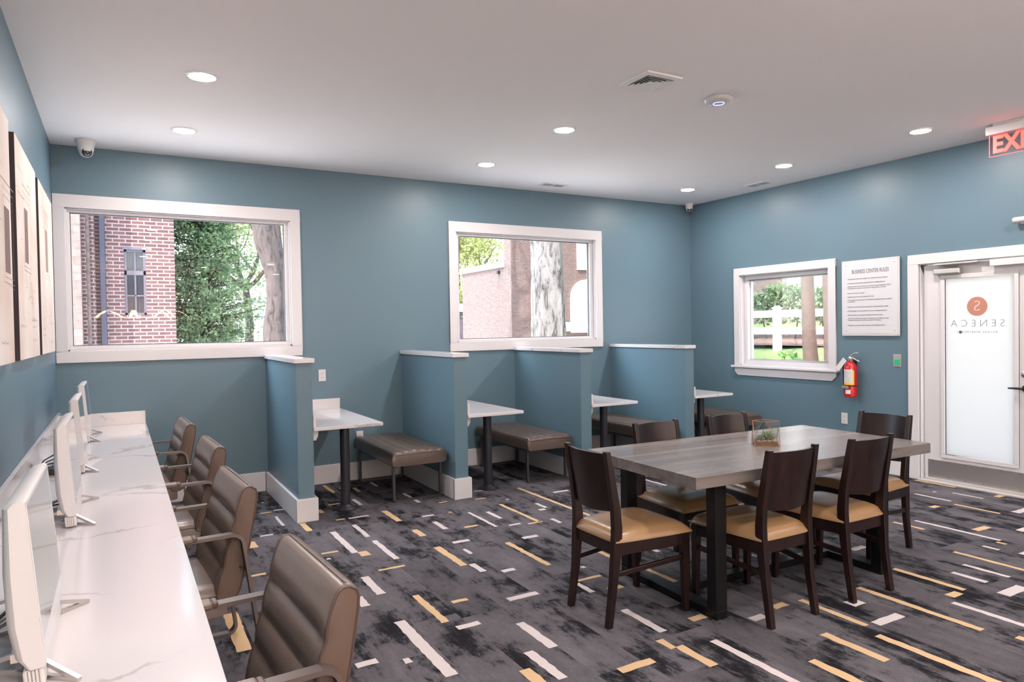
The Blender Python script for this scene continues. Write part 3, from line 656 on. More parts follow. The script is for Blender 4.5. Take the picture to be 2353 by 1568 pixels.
for p, lb in zip(P, TL):
    fx = p + PT - .015
    if tab is None:
        t = thing('booth_table', lb, 'table', (fx, 0, 0), group='booth tables')
        build('tabletop', MB().box(fx + .001, -1.33, TZ - .028, fx + .578, -.002, TZ), M['quartz'], t, bevel=.003)
        build('backsplash', MB().box(fx + .001, -.021, TZ, fx + .578, -.002, TZ + .10), M['quartz'], t, bevel=.002)
        build('side_splash', MB().box(fx + .001, -1.315, TZ, fx + .021, -.021, TZ + .10), M['quartz'], t, bevel=.002)
        b = MB(); b.prism([(fx + .001, TZ - .028), (fx + .05, TZ - .028), (fx + .048, TZ - .075), (fx + .03, TZ - .11), (fx + .001, TZ - .11)], 'y', -1.27, -1.23)
        b2 = MB(); b2.prism([(fx + .001, TZ - .028), (fx + .05, TZ - .028), (fx + .048, TZ - .075), (fx + .03, TZ - .11), (fx + .001, TZ - .11)], 'y', -.37, -.33)
        build('bracket', b, M['trim'], t); build('bracket', b2, M['trim'], t)
        px, py = fx + .315, -1.09
        build('pole', MB().lathe([(.040, .02), (.040, TZ - .034)], (px, py, 0), 28), M['pole'], t, smooth=True)
        build('base_plate', MB().lathe([(.10, 0), (.10, .008), (.075, .022), (.05, .032), (.042, .04)], (px, py, 0), 32), M['pole'], t, smooth=True)
        build('top_plate', MB().lathe([(.09, TZ - .034), (.09, TZ - .028)], (px, py, 0), 24), M['pole'], t)
        tab = t
    else: dup(tab, (fx, 0, 0), 0, lb)
# benches
def channel_cushion(x0, x1, y0, y1, z0, z1, n):
    """upholstered bench pad with channels along Y"""
    b = MB(); cols = n * 8; rs = []
    W_ = x1 - x0; r = .035
    ys = [(y0, -1), (y0 + .006, -.5), (y0 + .02, -.16), (y0 + .045, 0)] + [(y0 + .045 + (y1 - y0 - .09) * i / 8, 0) for i in range(1, 8)] + [(y1 - .045, 0), (y1 - .02, -.16), (y1 - .006, -.5), (y1, -1)]
    for y, k in ys:
        ring = []
        top = []
        for i in range(cols + 1):
            u = i / cols; x = x0 + W_ * u
            e = min(u, 1 - u) * W_
            rd_ = r - math.sqrt(max(0, r * r - max(0, r - e) ** 2)) if e < r else 0
            grove = (abs(math.sin(PI * n * u)) ** .5 - 1) * .009 if e > .02 else -.002
            z = z1 - rd_ + (grove if k > -.9 else 0) + k * r + .012 * math.sin(PI * u)
            top.append(Vector((x, y, z)))
        ring = top + [Vector((x1 - .008, y, z0 + .012)), Vector((x1 - .03, y, z0)), Vector((x0 + .03, y, z0)), Vector((x0 + .008, y, z0 + .012))]
        rs.append(ring)
    b.rings(rs); return b
def bar_xz(pts, wy, th):
    """open flat bar bent in an XZ plane"""
    pts = [Vector(p) for p in pts]; n = len(pts); b = MB(); rs = []
    for i, p in enumerate(pts):
        tg = (pts[min(n - 1, i + 1)] - pts[max(0, i - 1)]).normalized(); nr = Vector((-tg.z, 0, tg.x)) * th / 2; h = Vector((0, wy / 2, 0))
        rs.append([p - h + nr, p + h + nr, p + h - nr, p - h - nr])
    return b.rings(rs)
bench = None
for i, (lb) in enumerate(BL):
    bx1 = (P[i + 1] - .012) if i < 3 else WX - .022
    if bench is None:
        x0, x1, y0, y1 = bx1 - .520, bx1 - .004, -1.19, -.05
        t = thing('bench', lb, 'bench', (bx1, -.6, 0), group='upholstered booth benches')
        c = build('seat_cushion', channel_cushion(x0, x1, y0, y1, .325, .452, 6), M['benchleather'], t, smooth=50)
        zb = .418
        pp = [(x0 + .002, y0 + .03), (x0 + .018, y0 + .0), (x0 + .05, y0 - .003)]
        b = MB(); b.tube([(x0 + .006, y1 - .02, .418), (x0 + .006, y0 + .03, .418), (x0 + .02, y0 + .006, .420), (x0 + .05, y0, .424), ((x0 + x1) / 2, y0 - .001, .430), (x1 - .05, y0, .424), (x1 - .02, y0 + .006, .420), (x1 - .006, y0 + .03, .418), (x1 - .006, y1 - .02, .418)], .0045, 8)
        build('piping', b, M['piping'], c, smooth=True)
        for yy in (y0 + .075, y1 - .09):
            lo, hi = x0 + .035, x1 - .035; r = .035; pts = [(lo, yy, .325)]
            for k in range(5): a = PI + PI / 2 * k / 4; pts.append((lo + r + r * math.cos(a), yy, .007 + r + r * math.sin(a)))
            for k in range(5): a = 1.5 * PI + PI / 2 * k / 4; pts.append((hi - r + r * math.cos(a), yy, .007 + r + r * math.sin(a)))
            pts.append((hi, yy, .325))
            build('leg_frame', bar_xz(pts, .030, .022), M['benchmetal'], t, smooth=30)
        b = MB(); b.box(x0 + .05, y0 + .06, .305, x0 + .075, y1 - .06, .325); b.box(x1 - .075, y0 + .06, .305, x1 - .05, y1 - .06, .325)
        build('seat_rail', b, M['benchmetal'], t)
        bench = t
    else: dup(bench, (bx1, -.6, 0), 0, lb)

# ------------------------------------------------------------------ counter along the left wall
KZ = .734
t = thing('counter', 'long white veined stone counter along the left wall', 'counter', (.33, -3, 0))
build('countertop', MB().box(.001, -6.25, KZ - .03, .657, -.001, KZ), M['quartz'], t, bevel=.003)
build('backsplash', MB().box(.001, -6.25, KZ, .021, -.001, .872), M['quartz'], t, bevel=.002)
build('end_splash', MB().box(.021, -.021, KZ, .652, -.001, .846), M['quartz'], t, bevel=.002)
for y in (-6.1, -4.1, -2.5, -1.0):
    b = MB(); b.prism([(.02, KZ - .03), (.45, KZ - .03), (.45, KZ - .06), (.06, KZ - .32), (.02, KZ - .32)], 'y', y - .02, y + .02)
    build('bracket', b, M['blackmetal'], t)
b = MB(); b.lathe([(.036, KZ), (.036, KZ + .004), (.028, KZ + .006)], (.060, -3.29, 0), 24)
tag(build('cable_grommet', b, M['black'], smooth=True), 'small black round cable grommet on the counter by the backsplash', 'cable grommet')

# all-in-one computers
def make_computer(label):
    t = thing('desktop_computer', label, 'computer', (0, 0, 0), group='white all-in-one computers on the counter')
    T = Matrix.Translation((0, 0, .030)) @ Matrix.Rotation(math.radians(-4.5), 4, 'Y')
    Wd, Ht = .54, .395
    b = MB(); rs = []
    prof = [(.018, .020), (.018, Ht - .004), (.010, Ht), (-.012, Ht - .002), (-.026, Ht - .012), (-.040, Ht * .6), (-.044, Ht * .3), (-.036, .045), (-.020, .020)]
    for y, k in ((-Wd / 2, .72), (-Wd / 2 + .006, .86), (-Wd / 2 + .02, 1), (Wd / 2 - .02, 1), (Wd / 2 - .006, .86), (Wd / 2, .72)):
        rs.append([T @ Vector((.018 - (.018 - x) * k, y, z)) for x, z in prof])
    b.rings(rs); body = build('housing', b, M['plastic'], t, smooth=35, world=False)
    b = MB(); b.box(.0182, -Wd / 2 + .012, .072, .0196, Wd / 2 - .012, Ht - .012, T)
    build('screen', b, M['screen'], t, world=False)
    b = MB(); e = .0022
    b.box(.0182, -Wd / 2 + .008, Ht - .012, .0202, Wd / 2 - .008, Ht - .006, T); b.box(.0182, -Wd / 2 + .008, .066, .0202, Wd / 2 - .008, .072, T)
    b.box(.0182, Wd / 2 - .012, .066, .0202, Wd / 2 - .008, Ht - .006, T); b.box(.0182, -Wd / 2 + .008, .066, .0202, -Wd / 2 + .012, Ht - .006, T)
    build('bezel', b, M['plastic'], t, world=False)
    b = MB(); b.box(-.026, -Wd / 2 + .003, -.024, .015, Wd / 2 - .003, .019, T)
    spk = build('speaker_bar', b, M['camplastic'], t, bevel=.006, world=False)
    b = MB()
    for i in range(4):
        for k in range(14): b.box(-.016 + i * .007 - .0012, -Wd / 2 + .0024, -.020 + k * .0027, -.016 + i * .007 + .0012, -Wd / 2 + .0034, -.0188 + k * .0027, T)
    build('speaker_holes', b, M['seam'], spk, world=False)
    for s in (-1, 1):
        y0 = s * .17
        b = MB()
        tip = Vector((.080, s * .268, .005)); hinge = Vector((-.030, s * .165, .055)); rear = Vector((-.17, s * .10, .005)); mid = Vector((-.045, s * .158, .005))
        b.tube([mid, tip], (.012, .010)); b.tube([tip, hinge], (.012, .010)); b.tube([hinge, rear], (.012, .010)); b.tube([rear, mid], (.012, .010))
        build('foot', b, M['silver'], t, world=False)
    b = MB(); b.box(-.055, -.20, .045, -.028, .20, .065)
    build('stand_bar', b, M['silver'], t, world=False)
    b = MB(); b.box(-.03, -.06, Ht - .0005, -.024, .06, Ht + .0006, T)
    return t
CL = ['white all-in-one computer nearest the viewer, with a black cable bundle behind it', 'second white computer from the front of the counter, beside the cable grommet',
      'third white computer from the front of the counter, with a power adapter behind it', 'white all-in-one computer at the far end of the counter by the end splash']
comp = make_computer(CL[0]); CPOS = [(.285, -4.83), (.278, -3.34), (.262, -2.06), (.245, -.76)]
comp.location = (*CPOS[0], KZ)
for (x, y), lb in zip(CPOS[1:], CL[1:]): dup(comp, (x, y, KZ), 0, lb)
# cables
rc = random.Random(5)
def coil(cx, cy, cz, n, rx, ry, m, r, name, lb, cat, tail=None, spread=.02):
    b = MB(); pts = []
    if tail: pts += [Vector(p) for p in tail]
    for i in range(n * 12):
        a = 2 * PI * i / 12
        pts.append(Vector((cx + (rx + rc.uniform(-spread, spread) * .4) * math.cos(a), cy + (ry + rc.uniform(-spread, spread)) * math.sin(a), cz + r + .03 * i / (n * 12) + rc.uniform(0, .006))))
    b.tube(pts, r, 6)
    return tag(build(name, b, m, smooth=True), lb, cat)
coil(.135, -4.84, KZ, 5, .028, .075, M['black'], .0045, 'cable_bundle', 'coiled bundle of black power cables behind the nearest computer', 'cable', [(.22, -4.70, KZ + .09), (.17, -4.72, KZ + .05)])
b = MB(); b.tube([(.05, -4.86, KZ + .016), (.13, -4.98, KZ + .050), (.17, -5.03, KZ + .045)], .012, 8)
tag(build('power_plug', b, M['black'], smooth=True), 'black plug lying on the cable bundle behind the nearest computer', 'plug')
b = MB(); b.tube([(.035, -4.62, KZ + .004), (.10, -4.56, KZ + .03), (.19, -4.60, KZ + .06), (.22, -4.68, KZ + .05), (.20, -4.78, KZ + .075), (.15, -4.98, KZ + .09), (.17, -5.10, KZ + .06), (.15, -5.2, KZ + .004), (.10, -5.35, KZ + .004)], .0045, 8)
tag(build('security_cable', b, M['silver'], smooth=True), 'braided grey security cable looped behind the nearest computer', 'cable')
b = MB(); b.tube([(.03, -2.00, KZ + .004), (.06, -2.02, KZ + .05), (.12, -2.03, KZ + .085), (.215, -2.04, KZ + .09)], .0035, 6); b.tube([(.03, -1.99, KZ + .004), (.07, -2.0, KZ + .035), (.13, -2.0, KZ + .06), (.215, -2.0, KZ + .06)], .0035, 6); b.tube([(.03, -1.98, KZ + .004), (.08, -1.98, KZ + .02), (.215, -1.98, KZ + .03)], .0035, 6)
tag(build('cable_run', b, M['black'], smooth=True), 'thin black cords arching behind the third computer', 'cable')
b = MB(); b.box(.085, -2.27, KZ, .135, -2.15, KZ + .032)
tag(build('power_adapter', b, M['black'], bevel=.006), 'black power adapter block behind the third computer', 'adapter')
b = MB(); b.tube([(.08, -3.42, KZ + .004), (.14, -3.40, KZ + .055), (.235, -3.38, KZ + .06)], .004, 6)
tag(build('cable', b, M['black'], smooth=True), 'short black cord behind the second computer', 'cable')

# ------------------------------------------------------------------ taupe arm chairs at the counter
def make_armchair(label):
    t = thing('armchair', label, 'chair', (0, 0, 0), group='taupe leather armchairs at the counter')
    hw = .283
    # backrest: side profile (y, z), front with stitched channels
    def back_ring(x, shrink):
        pts = []
        f0, f1 = Vector((-.205, .40)), Vector((-.318, .835)); d = f1 - f0; nrm = Vector((d.y, -d.x)).normalized()
        if nrm.x < 0: nrm = -nrm
        edges = [0, .30, .52, .755, 1.0]
        for a, c in zip(edges, edges[1:]):
            for k in range(6):
                u = k / 6; q = a + (c - a) * u
                bulge = (math.sin(PI * u) ** .7) * .013 if u > 0 else 0
                pts.append(f0 + d * q + nrm * bulge * shrink)
        pts += [Vector((-.322, .848)), Vector((-.337, .860)), Vector((-.358, .860)), Vector((-.377, .848)), Vector((-.382, .83))]
        g0, g1 = Vector((-.380, .80)), Vector((-.300, .42))
        for k in range(7): pts.append(g0.lerp(g1, k / 6) + Vector((-.006 * math.sin(PI * k / 6), 0)))
        pts += [Vector((-.285, .395)), Vector((-.262, .382)), Vector((-.235, .382)), Vector((-.213, .388))]
        c = Vector((-.29, .62))
        return [Vector((x, (c + (p - c) * (1 - (1 - shrink) * .06)).x, (c + (p - c) * (1 - (1 - shrink) * .035)).y)) for p in pts]
    b = MB()
    xs = [(-hw, 0), (-hw + .006, .45), (-hw + .02, .8)] + [(-hw + .05 + (2 * hw - .1) * i / 8, 1) for i in range(9)] + [(hw - .02, .8), (hw - .006, .45), (hw, 0)]
    b.rings([back_ring(x, s) for x, s in xs])
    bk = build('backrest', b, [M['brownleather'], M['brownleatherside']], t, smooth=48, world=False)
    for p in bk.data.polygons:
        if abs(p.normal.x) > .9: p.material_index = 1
    for s in (-1, 1):
        ring = back_ring(s * (hw - .003), .45)
        build('piping', MB().tube([p + Vector((s * .002, 0, 0)) for p in ring], .0042, 6, cyc=True), M['piping'], bk, smooth=True, world=False)
    b = MB(); b.tube([(-hw + .02, -.349, .8615), (0, -.349, .8625), (hw - .02, -.349, .8615)], .0018, 5)
    build('top_seam', b, M['piping'], bk, world=False)
    # seat
    b = MB(); rs = []
    for y, k in ((-.25, .55), (-.245, .85), (-.22, 1), (-.05, 1), (-.045, .97), (-.04, 1), (.12, 1), (.125, .97), (.13, 1), (.245, .98), (.27, .85), (.278, .55)):
        top = .318 + (.44 - .318) * (.5 + .5 * k); bot = .318 + (1 - k) * .03; ring = []
        for i in range(13):
            u = i / 12; x = -.268 + .536 * u; e = min(u, 1 - u)
            ring.append(Vector((x, y, top - (.03 * max(0, 1 - e / .09) ** 2) + .006 * math.sin(PI * u))))
        ring += [Vector((.272, y, (top + bot) / 2 + .02)), Vector((.266, y, bot)), Vector((-.266, y, bot)), Vector((-.272, y, (top + bot) / 2 + .02))]
        rs.append(ring)
    b.rings(rs); st = build('seat', b, M['brownleather'], t, smooth=48, world=False)
    b = MB(); b.tube([(s_ * .270, y_, .408) for s_, y_ in ((-1, -.24), (-1, .25), (-.93, .278), (.93, .278), (1, .25), (1, -.24))], .004, 6)
    build('piping', b, M['piping'], st, smooth=True, world=False)
    for s in (-1, 1):
        x = s * .302; r = .045; pts = []
        def arc(c, a0, a1, rr_): return [(x, c[0] + rr_ * math.cos(a0 + (a1 - a0) * k / 5), c[1] + rr_ * math.sin(a0 + (a1 - a0) * k / 5)) for k in range(6)]
        # loop: arm (z .63) - back corner - rear leg - floor bar - front leg
        pts += arc((-.268, .622), PI / 2, PI * .96, .045)
        pts += arc((-.352, .046), PI * .96, 1.5 * PI, .04)
        pts += arc((.185, .046), 1.5 * PI, 2 * PI, .04)
        pts += arc((.155, .622), 0, PI / 2, .045)
        build('arm_frame', bar_loop(pts, .040, .014), M['bronze'], t, smooth=30, world=False)
        b = MB(); b.tube([(x, -.115, .674), (x, -.105, .674), (x, .16, .674), (x, .175, .671)], (.050, .026))
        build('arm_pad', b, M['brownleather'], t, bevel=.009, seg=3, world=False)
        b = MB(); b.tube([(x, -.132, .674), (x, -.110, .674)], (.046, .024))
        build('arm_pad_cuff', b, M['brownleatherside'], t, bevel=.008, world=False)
    b = MB(); b.box(-.302, -.19, .305, .302, -.155, .318); b.box(-.302, .13, .305, .302, .165, .318)
    build('seat_rail', b, M['bronze'], t, world=False)
    for s in (-1, 1): build('back_bolt', MB().tube([(s * .296, -.312, .52), (s * .27, -.30, .52)], .008, 8), M['bronze'], t, world=False)
    return t
def bar_loop(pts, wx, th):
    """flat bar bent in a YZ plane, closed loop: wx wide along X, th thick in the plane"""
    pts = [Vector(p) for p in pts]; n = len(pts); b = MB(); rs = []
    for i in range(n):
        a, c = pts[i - 1], pts[(i + 1) % n]; tg = (c - a).normalized(); nr = Vector((0, -tg.z, tg.y))
        p = pts[i]
        rs.append([p + Vector((-wx / 2, 0, 0)) + nr * th / 2, p + Vector((wx / 2, 0, 0)) + nr * th / 2, p + Vector((wx / 2, 0, 0)) - nr * th / 2, p + Vector((-wx / 2, 0, 0)) - nr * th / 2])
    rs.append(rs[0]); b.rings(rs, True, False); return b
AL = ['taupe leather armchair nearest the viewer at the counter', 'second taupe leather armchair from the viewer, at the counter',
      'third taupe leather armchair from the viewer, at the counter', 'taupe leather armchair farthest along the counter, nearest the back wall']
AP = [(.600, -4.91, 3.6), (.572, -3.53, 3.6), (.598, -2.34, 3.0), (.545, -1.13, 2.5)]
ac = make_armchair(AL[0]); ac.location = (AP[0][0], AP[0][1], 0); ac.rotation_euler = (0, 0, PI / 2 + math.radians(AP[0][2]))
for (x, y, a), lb in zip(AP[1:], AL[1:]): dup(ac, (x, y, 0), PI / 2 + math.radians(a), lb)

# ------------------------------------------------------------------ dining table and chairs
TA = -.033; TC = Vector((3.868, -3.994, 0)); TH = .775
t = thing('dining_table', 'long grey wood dining table on a black steel frame', 'table', TC, TA)
b = MB(); b.box(-.946, -.477, TH - .062, .946, .477, TH)
build('tabletop', b, M['tablewood'], t, bevel=.003, world=False)
lw_ = .076
for xx in (-.715, .605):
    b = MB(); y0, y1 = -.405, .405
    b.box(xx - lw_ / 2, y0, 0, xx + lw_ / 2, y1, .045)
    fr = build('leg_frame', b, M['blackmetal'], t, bevel=.003, world=False)
    b = MB(); b.box(xx - lw_ / 2, y0, TH - .095, xx + lw_ / 2, y1, TH - .062)
    build('top_bar', b, M['blackmetal'], fr, bevel=.003, world=False)
    for yy in (y0 + .034, y1 - .034):
        b = MB(); b.box(xx - lw_ / 2, yy - .034, .045, xx + lw_ / 2, yy + .034, TH - .095)
        build('leg', b, M['blackmetal'], fr, bevel=.003, world=False)
b = MB(); b.box(-.715 + lw_ / 2, -.035, .0, .605 - lw_ / 2, .035, .045)
build('stretcher', b, M['blackmetal'], t, bevel=.003, world=False)

def make_dining_chair(label):
    t = thing('dining_chair', label, 'chair', (0, 0, 0), group='dark wood dining chairs around the table')
    def post(x0, x1, x2):
        # (y,z,depth,width,x)
        st = [(-.255, 0, .034, .032, x0), (-.222, .22, .040, .033, x0 * .99), (-.205, .40, .052, .034, x1), (-.200, .50, .052, .034, x1), (-.208, .60, .046, .034, x2), (-.235, .76, .038, .033, x2), (-.258, .895, .030, .031, x2)]
        b = MB(); rs = []
        for y, z, d, w_, x in st:
            s = 1 if x > 0 else -1
            rs.append([Vector((x - w_ / 2, y - d / 2, z)), Vector((x + w_ / 2, y - d / 2, z)), Vector((x + w_ / 2, y + d / 2, z)), Vector((x - w_ / 2, y + d / 2, z))])
        b.rings(rs); return b
    for s in (-1, 1):
        build('leg', post(s * .168, s * .172, s * .173), M['darkwood'], t, bevel=.004, world=False)
        b = MB(); x = s * .203; rs = []
        for y, z, d in ((.232, 0, .030), (.226, .25, .036), (.222, .415, .044)):
            rs.append([Vector((x - d / 2, y - d / 2, z)), Vector((x + d / 2, y - d / 2, z)), Vector((x + d / 2, y + d / 2, z)), Vector((x - d / 2, y + d / 2, z))])
        b.rings(rs); build('leg', b, M['darkwood'], t, bevel=.003, world=False)
        b = MB(); b.tube([(s * .169, -.218, .262), (s * .202, .222, .292)], (.018, .026))
        build('stretcher', b, M['darkwood'], t, bevel=.003, world=False)
    b = MB()
    b.prism([(-.185, -.215), (.185, -.215), (.222, .240), (-.222, .240)], 'z', .360, .425)
    build('seat_frame', b, M['darkwood'], t, bevel=.004, world=False)
    # upholstered seat
    b = MB(); N = 16; grid = {}
    for side in (1, 0):
        for i in range(N + 1):
            for j in range(N + 1):
                u, v = i / N * 2 - 1, j / N * 2 - 1
                k = (1 - abs(u) ** 5) * (1 - abs(v) ** 5)
                hwid = .196 + (.242 - .196) * (v + 1) / 2
                x = hwid * u * (1 - .03 * abs(v) ** 4); y = .018 + .243 * v * (1 - .03 * abs(u) ** 4)
                z = (.436 + .052 * max(0, k) ** .45) if side else .428
                grid[side, i, j] = b.bm.verts.new((x, y, z))
    for i in range(N):
        for j in range(N):
            b.face([grid[1, i, j], grid[1, i + 1, j], grid[1, i + 1, j + 1], grid[1, i, j + 1]])
            b.face([grid[0, i, j], grid[0, i, j + 1], grid[0, i + 1, j + 1], grid[0, i + 1, j]])
    for i in range(N):
        for (a, c) in (((i, 0), (i + 1, 0)), ((i + 1, N), (i, N)), ((0, i + 1), (0, i)), ((N, i), (N, i + 1))):
            b.face([grid[0, a[0], a[1]], grid[0, c[0], c[1]], grid[1, c[0], c[1]], grid[1, a[0], a[1]]])
    build('seat', b, M['tan'], t, smooth=60, world=False)
    # curved back panel
    b = MB(); rs = []
    for i in range(13):
        u = i / 12 * 2 - 1; x = .158 * u; bow = .034 * (1 - u * u)
        ring = []
        for z, yb in ((.585 - .012 * (1 - u * u), -.204), (.70, -.222), (.80, -.242), (.882 + .002 * (1 - u * u), -.256)):
            ring.append(Vector((x, yb - bow - .009, z)))
        for z, yb in reversed(((.585 - .012 * (1 - u * u), -.204), (.70, -.222), (.80, -.242), (.882 + .002 * (1 - u * u), -.256))):
            ring.append(Vector((x, yb - bow + .009, z)))
        rs.append(ring)
    b.rings(rs); build('backrest', b, M['darkwood'], t, smooth=40, world=False)
    return t
DC = [((2.835, -3.985), -PI / 2, 'dark wood dining chair at the left end of the table'),
      ((3.435, -4.325), 0, 'dark wood dining chair on the near side of the table, left one of the two'),
      ((4.070, -4.335), 0, 'dark wood dining chair on the near side of the table, right one of the two'),
      ((3.530, -3.690), PI, 'dark wood dining chair on the far side of the table, left of the glass terrarium'),
      ((4.180, -3.690), PI, 'dark wood dining chair on the far side, just behind the glass terrarium'),
      ((4.815, -4.035), PI / 2, 'dark wood dining chair at the right end of the table, towards the door')]
dcp = make_dining_chair(DC[0][2]); dcp.location = (*DC[0][0], 0); dcp.rotation_euler = (0, 0, DC[0][1])
for (x, y), a, lb in DC[1:]: dup(dcp, (x, y, 0), a, lb)

# terrarium
ang = math.radians(-41)
t = thing('terrarium', 'small geometric glass terrarium with copper edges on the grey table', 'terrarium', (3.935, -3.985, TH + .001), ang)
hb, rt_, hz = .073, .078, .148
B_ = [Vector((sx_ * hb, sy_ * hb, 0.002)) for sx_, sy_ in ((-1, -1), (1, -1), (1, 1), (-1, 1))]
T_ = [Vector((0, -rt_, hz)), Vector((rt_, 0, hz)), Vector((0, rt_, hz)), Vector((-rt_, 0, hz))]
b = MB()
for i in range(4):
    b.tube([B_[i], B_[(i + 1) % 4]], .0015, 6); b.tube([T_[i], T_[(i + 1) % 4]], .0015, 6)
    b.tube([B_[i], T_[i]], .0014, 6); b.tube([B_[(i + 1) % 4], T_[i]], .0014, 6)
build('copper_frame', b, M['copper'], t, world=False)
b = MB()
for i in range(4):
    b.quad(B_[i], B_[(i + 1) % 4], T_[i]); b.quad(B_[(i + 1) % 4], T_[(i + 1) % 4], T_[i])
build('glass_faces', b, M['clear'], t, world=False)
b = MB(); b.rings([[p * 1 for p in (Vector((-.068, -.068, .003)), Vector((.068, -.068, .003)), Vector((.068, .068, .003)), Vector((-.068, .068, .003)))], [Vector((-.058, -.058, .026)), Vector((.058, -.058, .026)), Vector((.058, .058, .026)), Vector((-.058, .058, .026))]])
Rz = Matrix.Translation((3.935, -3.985, TH + .001)) @ Matrix.Rotation(ang, 4, 'Z')
bmesh.ops.transform(b.bm, matrix=Rz, verts=b.bm.verts)
tag(build('potting_soil', b, M['soil']), 'brown soil in the bottom of the glass terrarium', 'soil', kind='stuff')
b = MB(); rp = random.Random(2)
for i in range(70):
    x, y = rp.uniform(-.052, .052), rp.uniform(-.052, .052)
    b.sphere(Rz @ Vector((x, y, .027)), rp.uniform(.005, .009), 7, 5, (1, rp.uniform(.7, 1.2), .8))
tag(build('pebbles', b, M['pebble'], smooth=True), 'tan pebbles covering the soil in the terrarium', 'pebbles', kind='stuff')
def succulent(x, y, s, lb, nl):
    b = MB(); rq = random.Random(int(x * 1000))
    for ring in range(4):
        for k in range(nl):
            a = 2 * PI * (k + ring * .5) / nl; el = .25 + ring * .33; L = s * (1 - ring * .16)
            d = Vector((math.cos(a) * math.cos(el), math.sin(a) * math.cos(el), math.sin(el)))
            pts = [Vector((0, 0, ring * s * .12)) + d * L * q + Vector((0, 0, .25 * L * q * q)) for q in (0, .35, .7, 1)]
            b.tube(pts, [s * .10, s * .17, s * .14, s * .015], 6)
    bmesh.ops.transform(b.bm, matrix=Rz @ Matrix.Translation((x, y, .030)), verts=b.bm.verts)
    return tag(build('succulent', b, M['succ'], smooth=True), lb, 'plant', group='succulents in the terrarium')
succulent(.012, .004, .055, 'larger pale green succulent in the middle of the terrarium', 7)
succulent(-.036, -.018, .034, 'small dark green succulent on the left in the terrarium', 6)

# ------------------------------------------------------------------ canvas prints on the left wall
for k, (y0, y1, lb) in enumerate(((-4.0, -2.965, 'cream canvas print cut by the left picture edge, nearest the viewer'), (-2.752, -1.762, 'cream canvas print in the middle of the row with a dark sketched window'), (-1.60, -.56, 'cream canvas print farthest from the viewer, beside the picture window'))):
    z0, z1 = 1.40, 2.53
    t = thing('canvas_print', lb, 'picture', (0, (y0 + y1) / 2, z0), group='canvas prints on the left wall')
    build('stretcher_frame', MB().box(.002, y0, z0, .034, y1, z1), M['canvasedge'], t)
    build('canvas', MB().box(.0342, y0 + .001, z0 + .001, .0352, y1 - .001, z1 - .001), M['canvas'], t)
    b = MB(); rq = random.Random(20 + k); W_, H_ = y1 - y0, z1 - z0
    def ln(u0, v0, u1, v1, th=.004): line_(b, y0 + W_ * u0, z0 + H_ * v0, y0 + W_ * u1, z0 + H_ * v1, th)
    def line_(bb, ya, za, yb, zb, th):
        d = Vector((yb - ya, zb - za)); 
        if d.length < 1e-6: return
        n_ = Vector((-d.y, d.x)).normalized() * th / 2; X_ = .0357
        bb.quad((X_, ya - n_.x, za - n_.y), (X_, yb - n_.x, zb - n_.y), (X_, yb + n_.x, zb + n_.y), (X_, ya + n_.x, za + n_.y))
    def rect(u0, v0, u1, v1, th=.0025):
        ln(u0, v0, u1, v0, th); ln(u1, v0, u1, v1, th); ln(u1, v1, u0, v1, th); ln(u0, v1, u0, v0, th)
    wx_ = (.78, .34, .40)[k]; wv = (.36, .46, .5)[k]
    rect(wx_ - .02, wv - .02, wx_ + .26, wv + .30); rect(wx_ - .05, wv - .04, wx_ + .29, wv + .33); ln(wx_ - .08, wv + .36, wx_ + .32, wv + .36, .005)
    for q in range(8):                                   # hand-written notes
        uu0, vv = rq.choice([(.06, rq.uniform(.06, .22)), (.60, rq.uniform(.05, .20)), (.08, rq.uniform(.75, .95)), (.5, rq.uniform(.84, .95))])
        u = uu0
        for m_ in range(14):
            u2 = u + rq.uniform(.008, .02); ln(u, vv + rq.uniform(-.006, .006), u2, vv + rq.uniform(-.006, .006), .0028); u = u2 + rq.choice([0, 0, .008])
    for q in range(14):
        u, v = rq.uniform(.06, .9), rq.uniform(.1, .9); ln(u, v, u + rq.uniform(-.2, .2), v + rq.uniform(-.02, .02), .002); ln(u, v, u + rq.uniform(-.01, .01), v + rq.uniform(-.2, .2), .002)
    for q in range(4): 
        u, v = rq.uniform(.1, .7), rq.uniform(.1, .35); rect(u, v, u + .05, v + .10)
    b_ = b; build('ink_sketch', b_, M['sepia'], t)
    b = MB(); 
    b.quad((.0356, y0 + W_ * wx_, z0 + H_ * wv), (.0356, y0 + W_ * min(.97, wx_ + .16), z0 + H_ * wv), (.0356, y0 + W_ * min(.97, wx_ + .16), z0 + H_ * (wv + .26)), (.0356, y0 + W_ * wx_, z0 + H_ * (wv + .26)))
    build('shaded_window', b, M['sepiadark'] if k < 2 else M['sepia'], t)

# ------------------------------------------------------------------ right wall fittings
# rules sign
SY0, SY1, SZ0, SZ1 = -2.882, -2.255, 1.385, 2.168
t = thing('rules_sign', 'white acrylic rules sign with black lettering beside the small window', 'sign', (WX, (SY0 + SY1) / 2, SZ0))
build('acrylic_sheet', MB().box(WX - .022, SY0, SZ0, WX - .016, SY1, SZ1), M['plastic'], t, bevel=.0015)
build('printed_panel', MB().box(WX - .0235, SY0 + .02, SZ0 + .022, WX - .0222, SY1 - .02, SZ1 - .022), M['signwhite'], t)
for yy in (SY0 + .012, SY1 - .012):
    for zz in (SZ0 + .014, SZ1 - .014):
        b = MB(); b.lathe([(.006, .001), (.006, .026)], (WX, yy, zz), 12, Rx); build('standoff', b, M['silver'], t)
for yy in (SY0 + .05, SY1 - .05):
    for zz in (SZ0 + .05, SZ1 - .05):
        b = MB(); b.lathe([(.004, 0), (.004, .0015)], (WX - .0236, yy, zz), 10, Rx); build('screw', b, M['bronze'], t)
yc = (SY0 + SY1) / 2; tx_ = WX - .0245
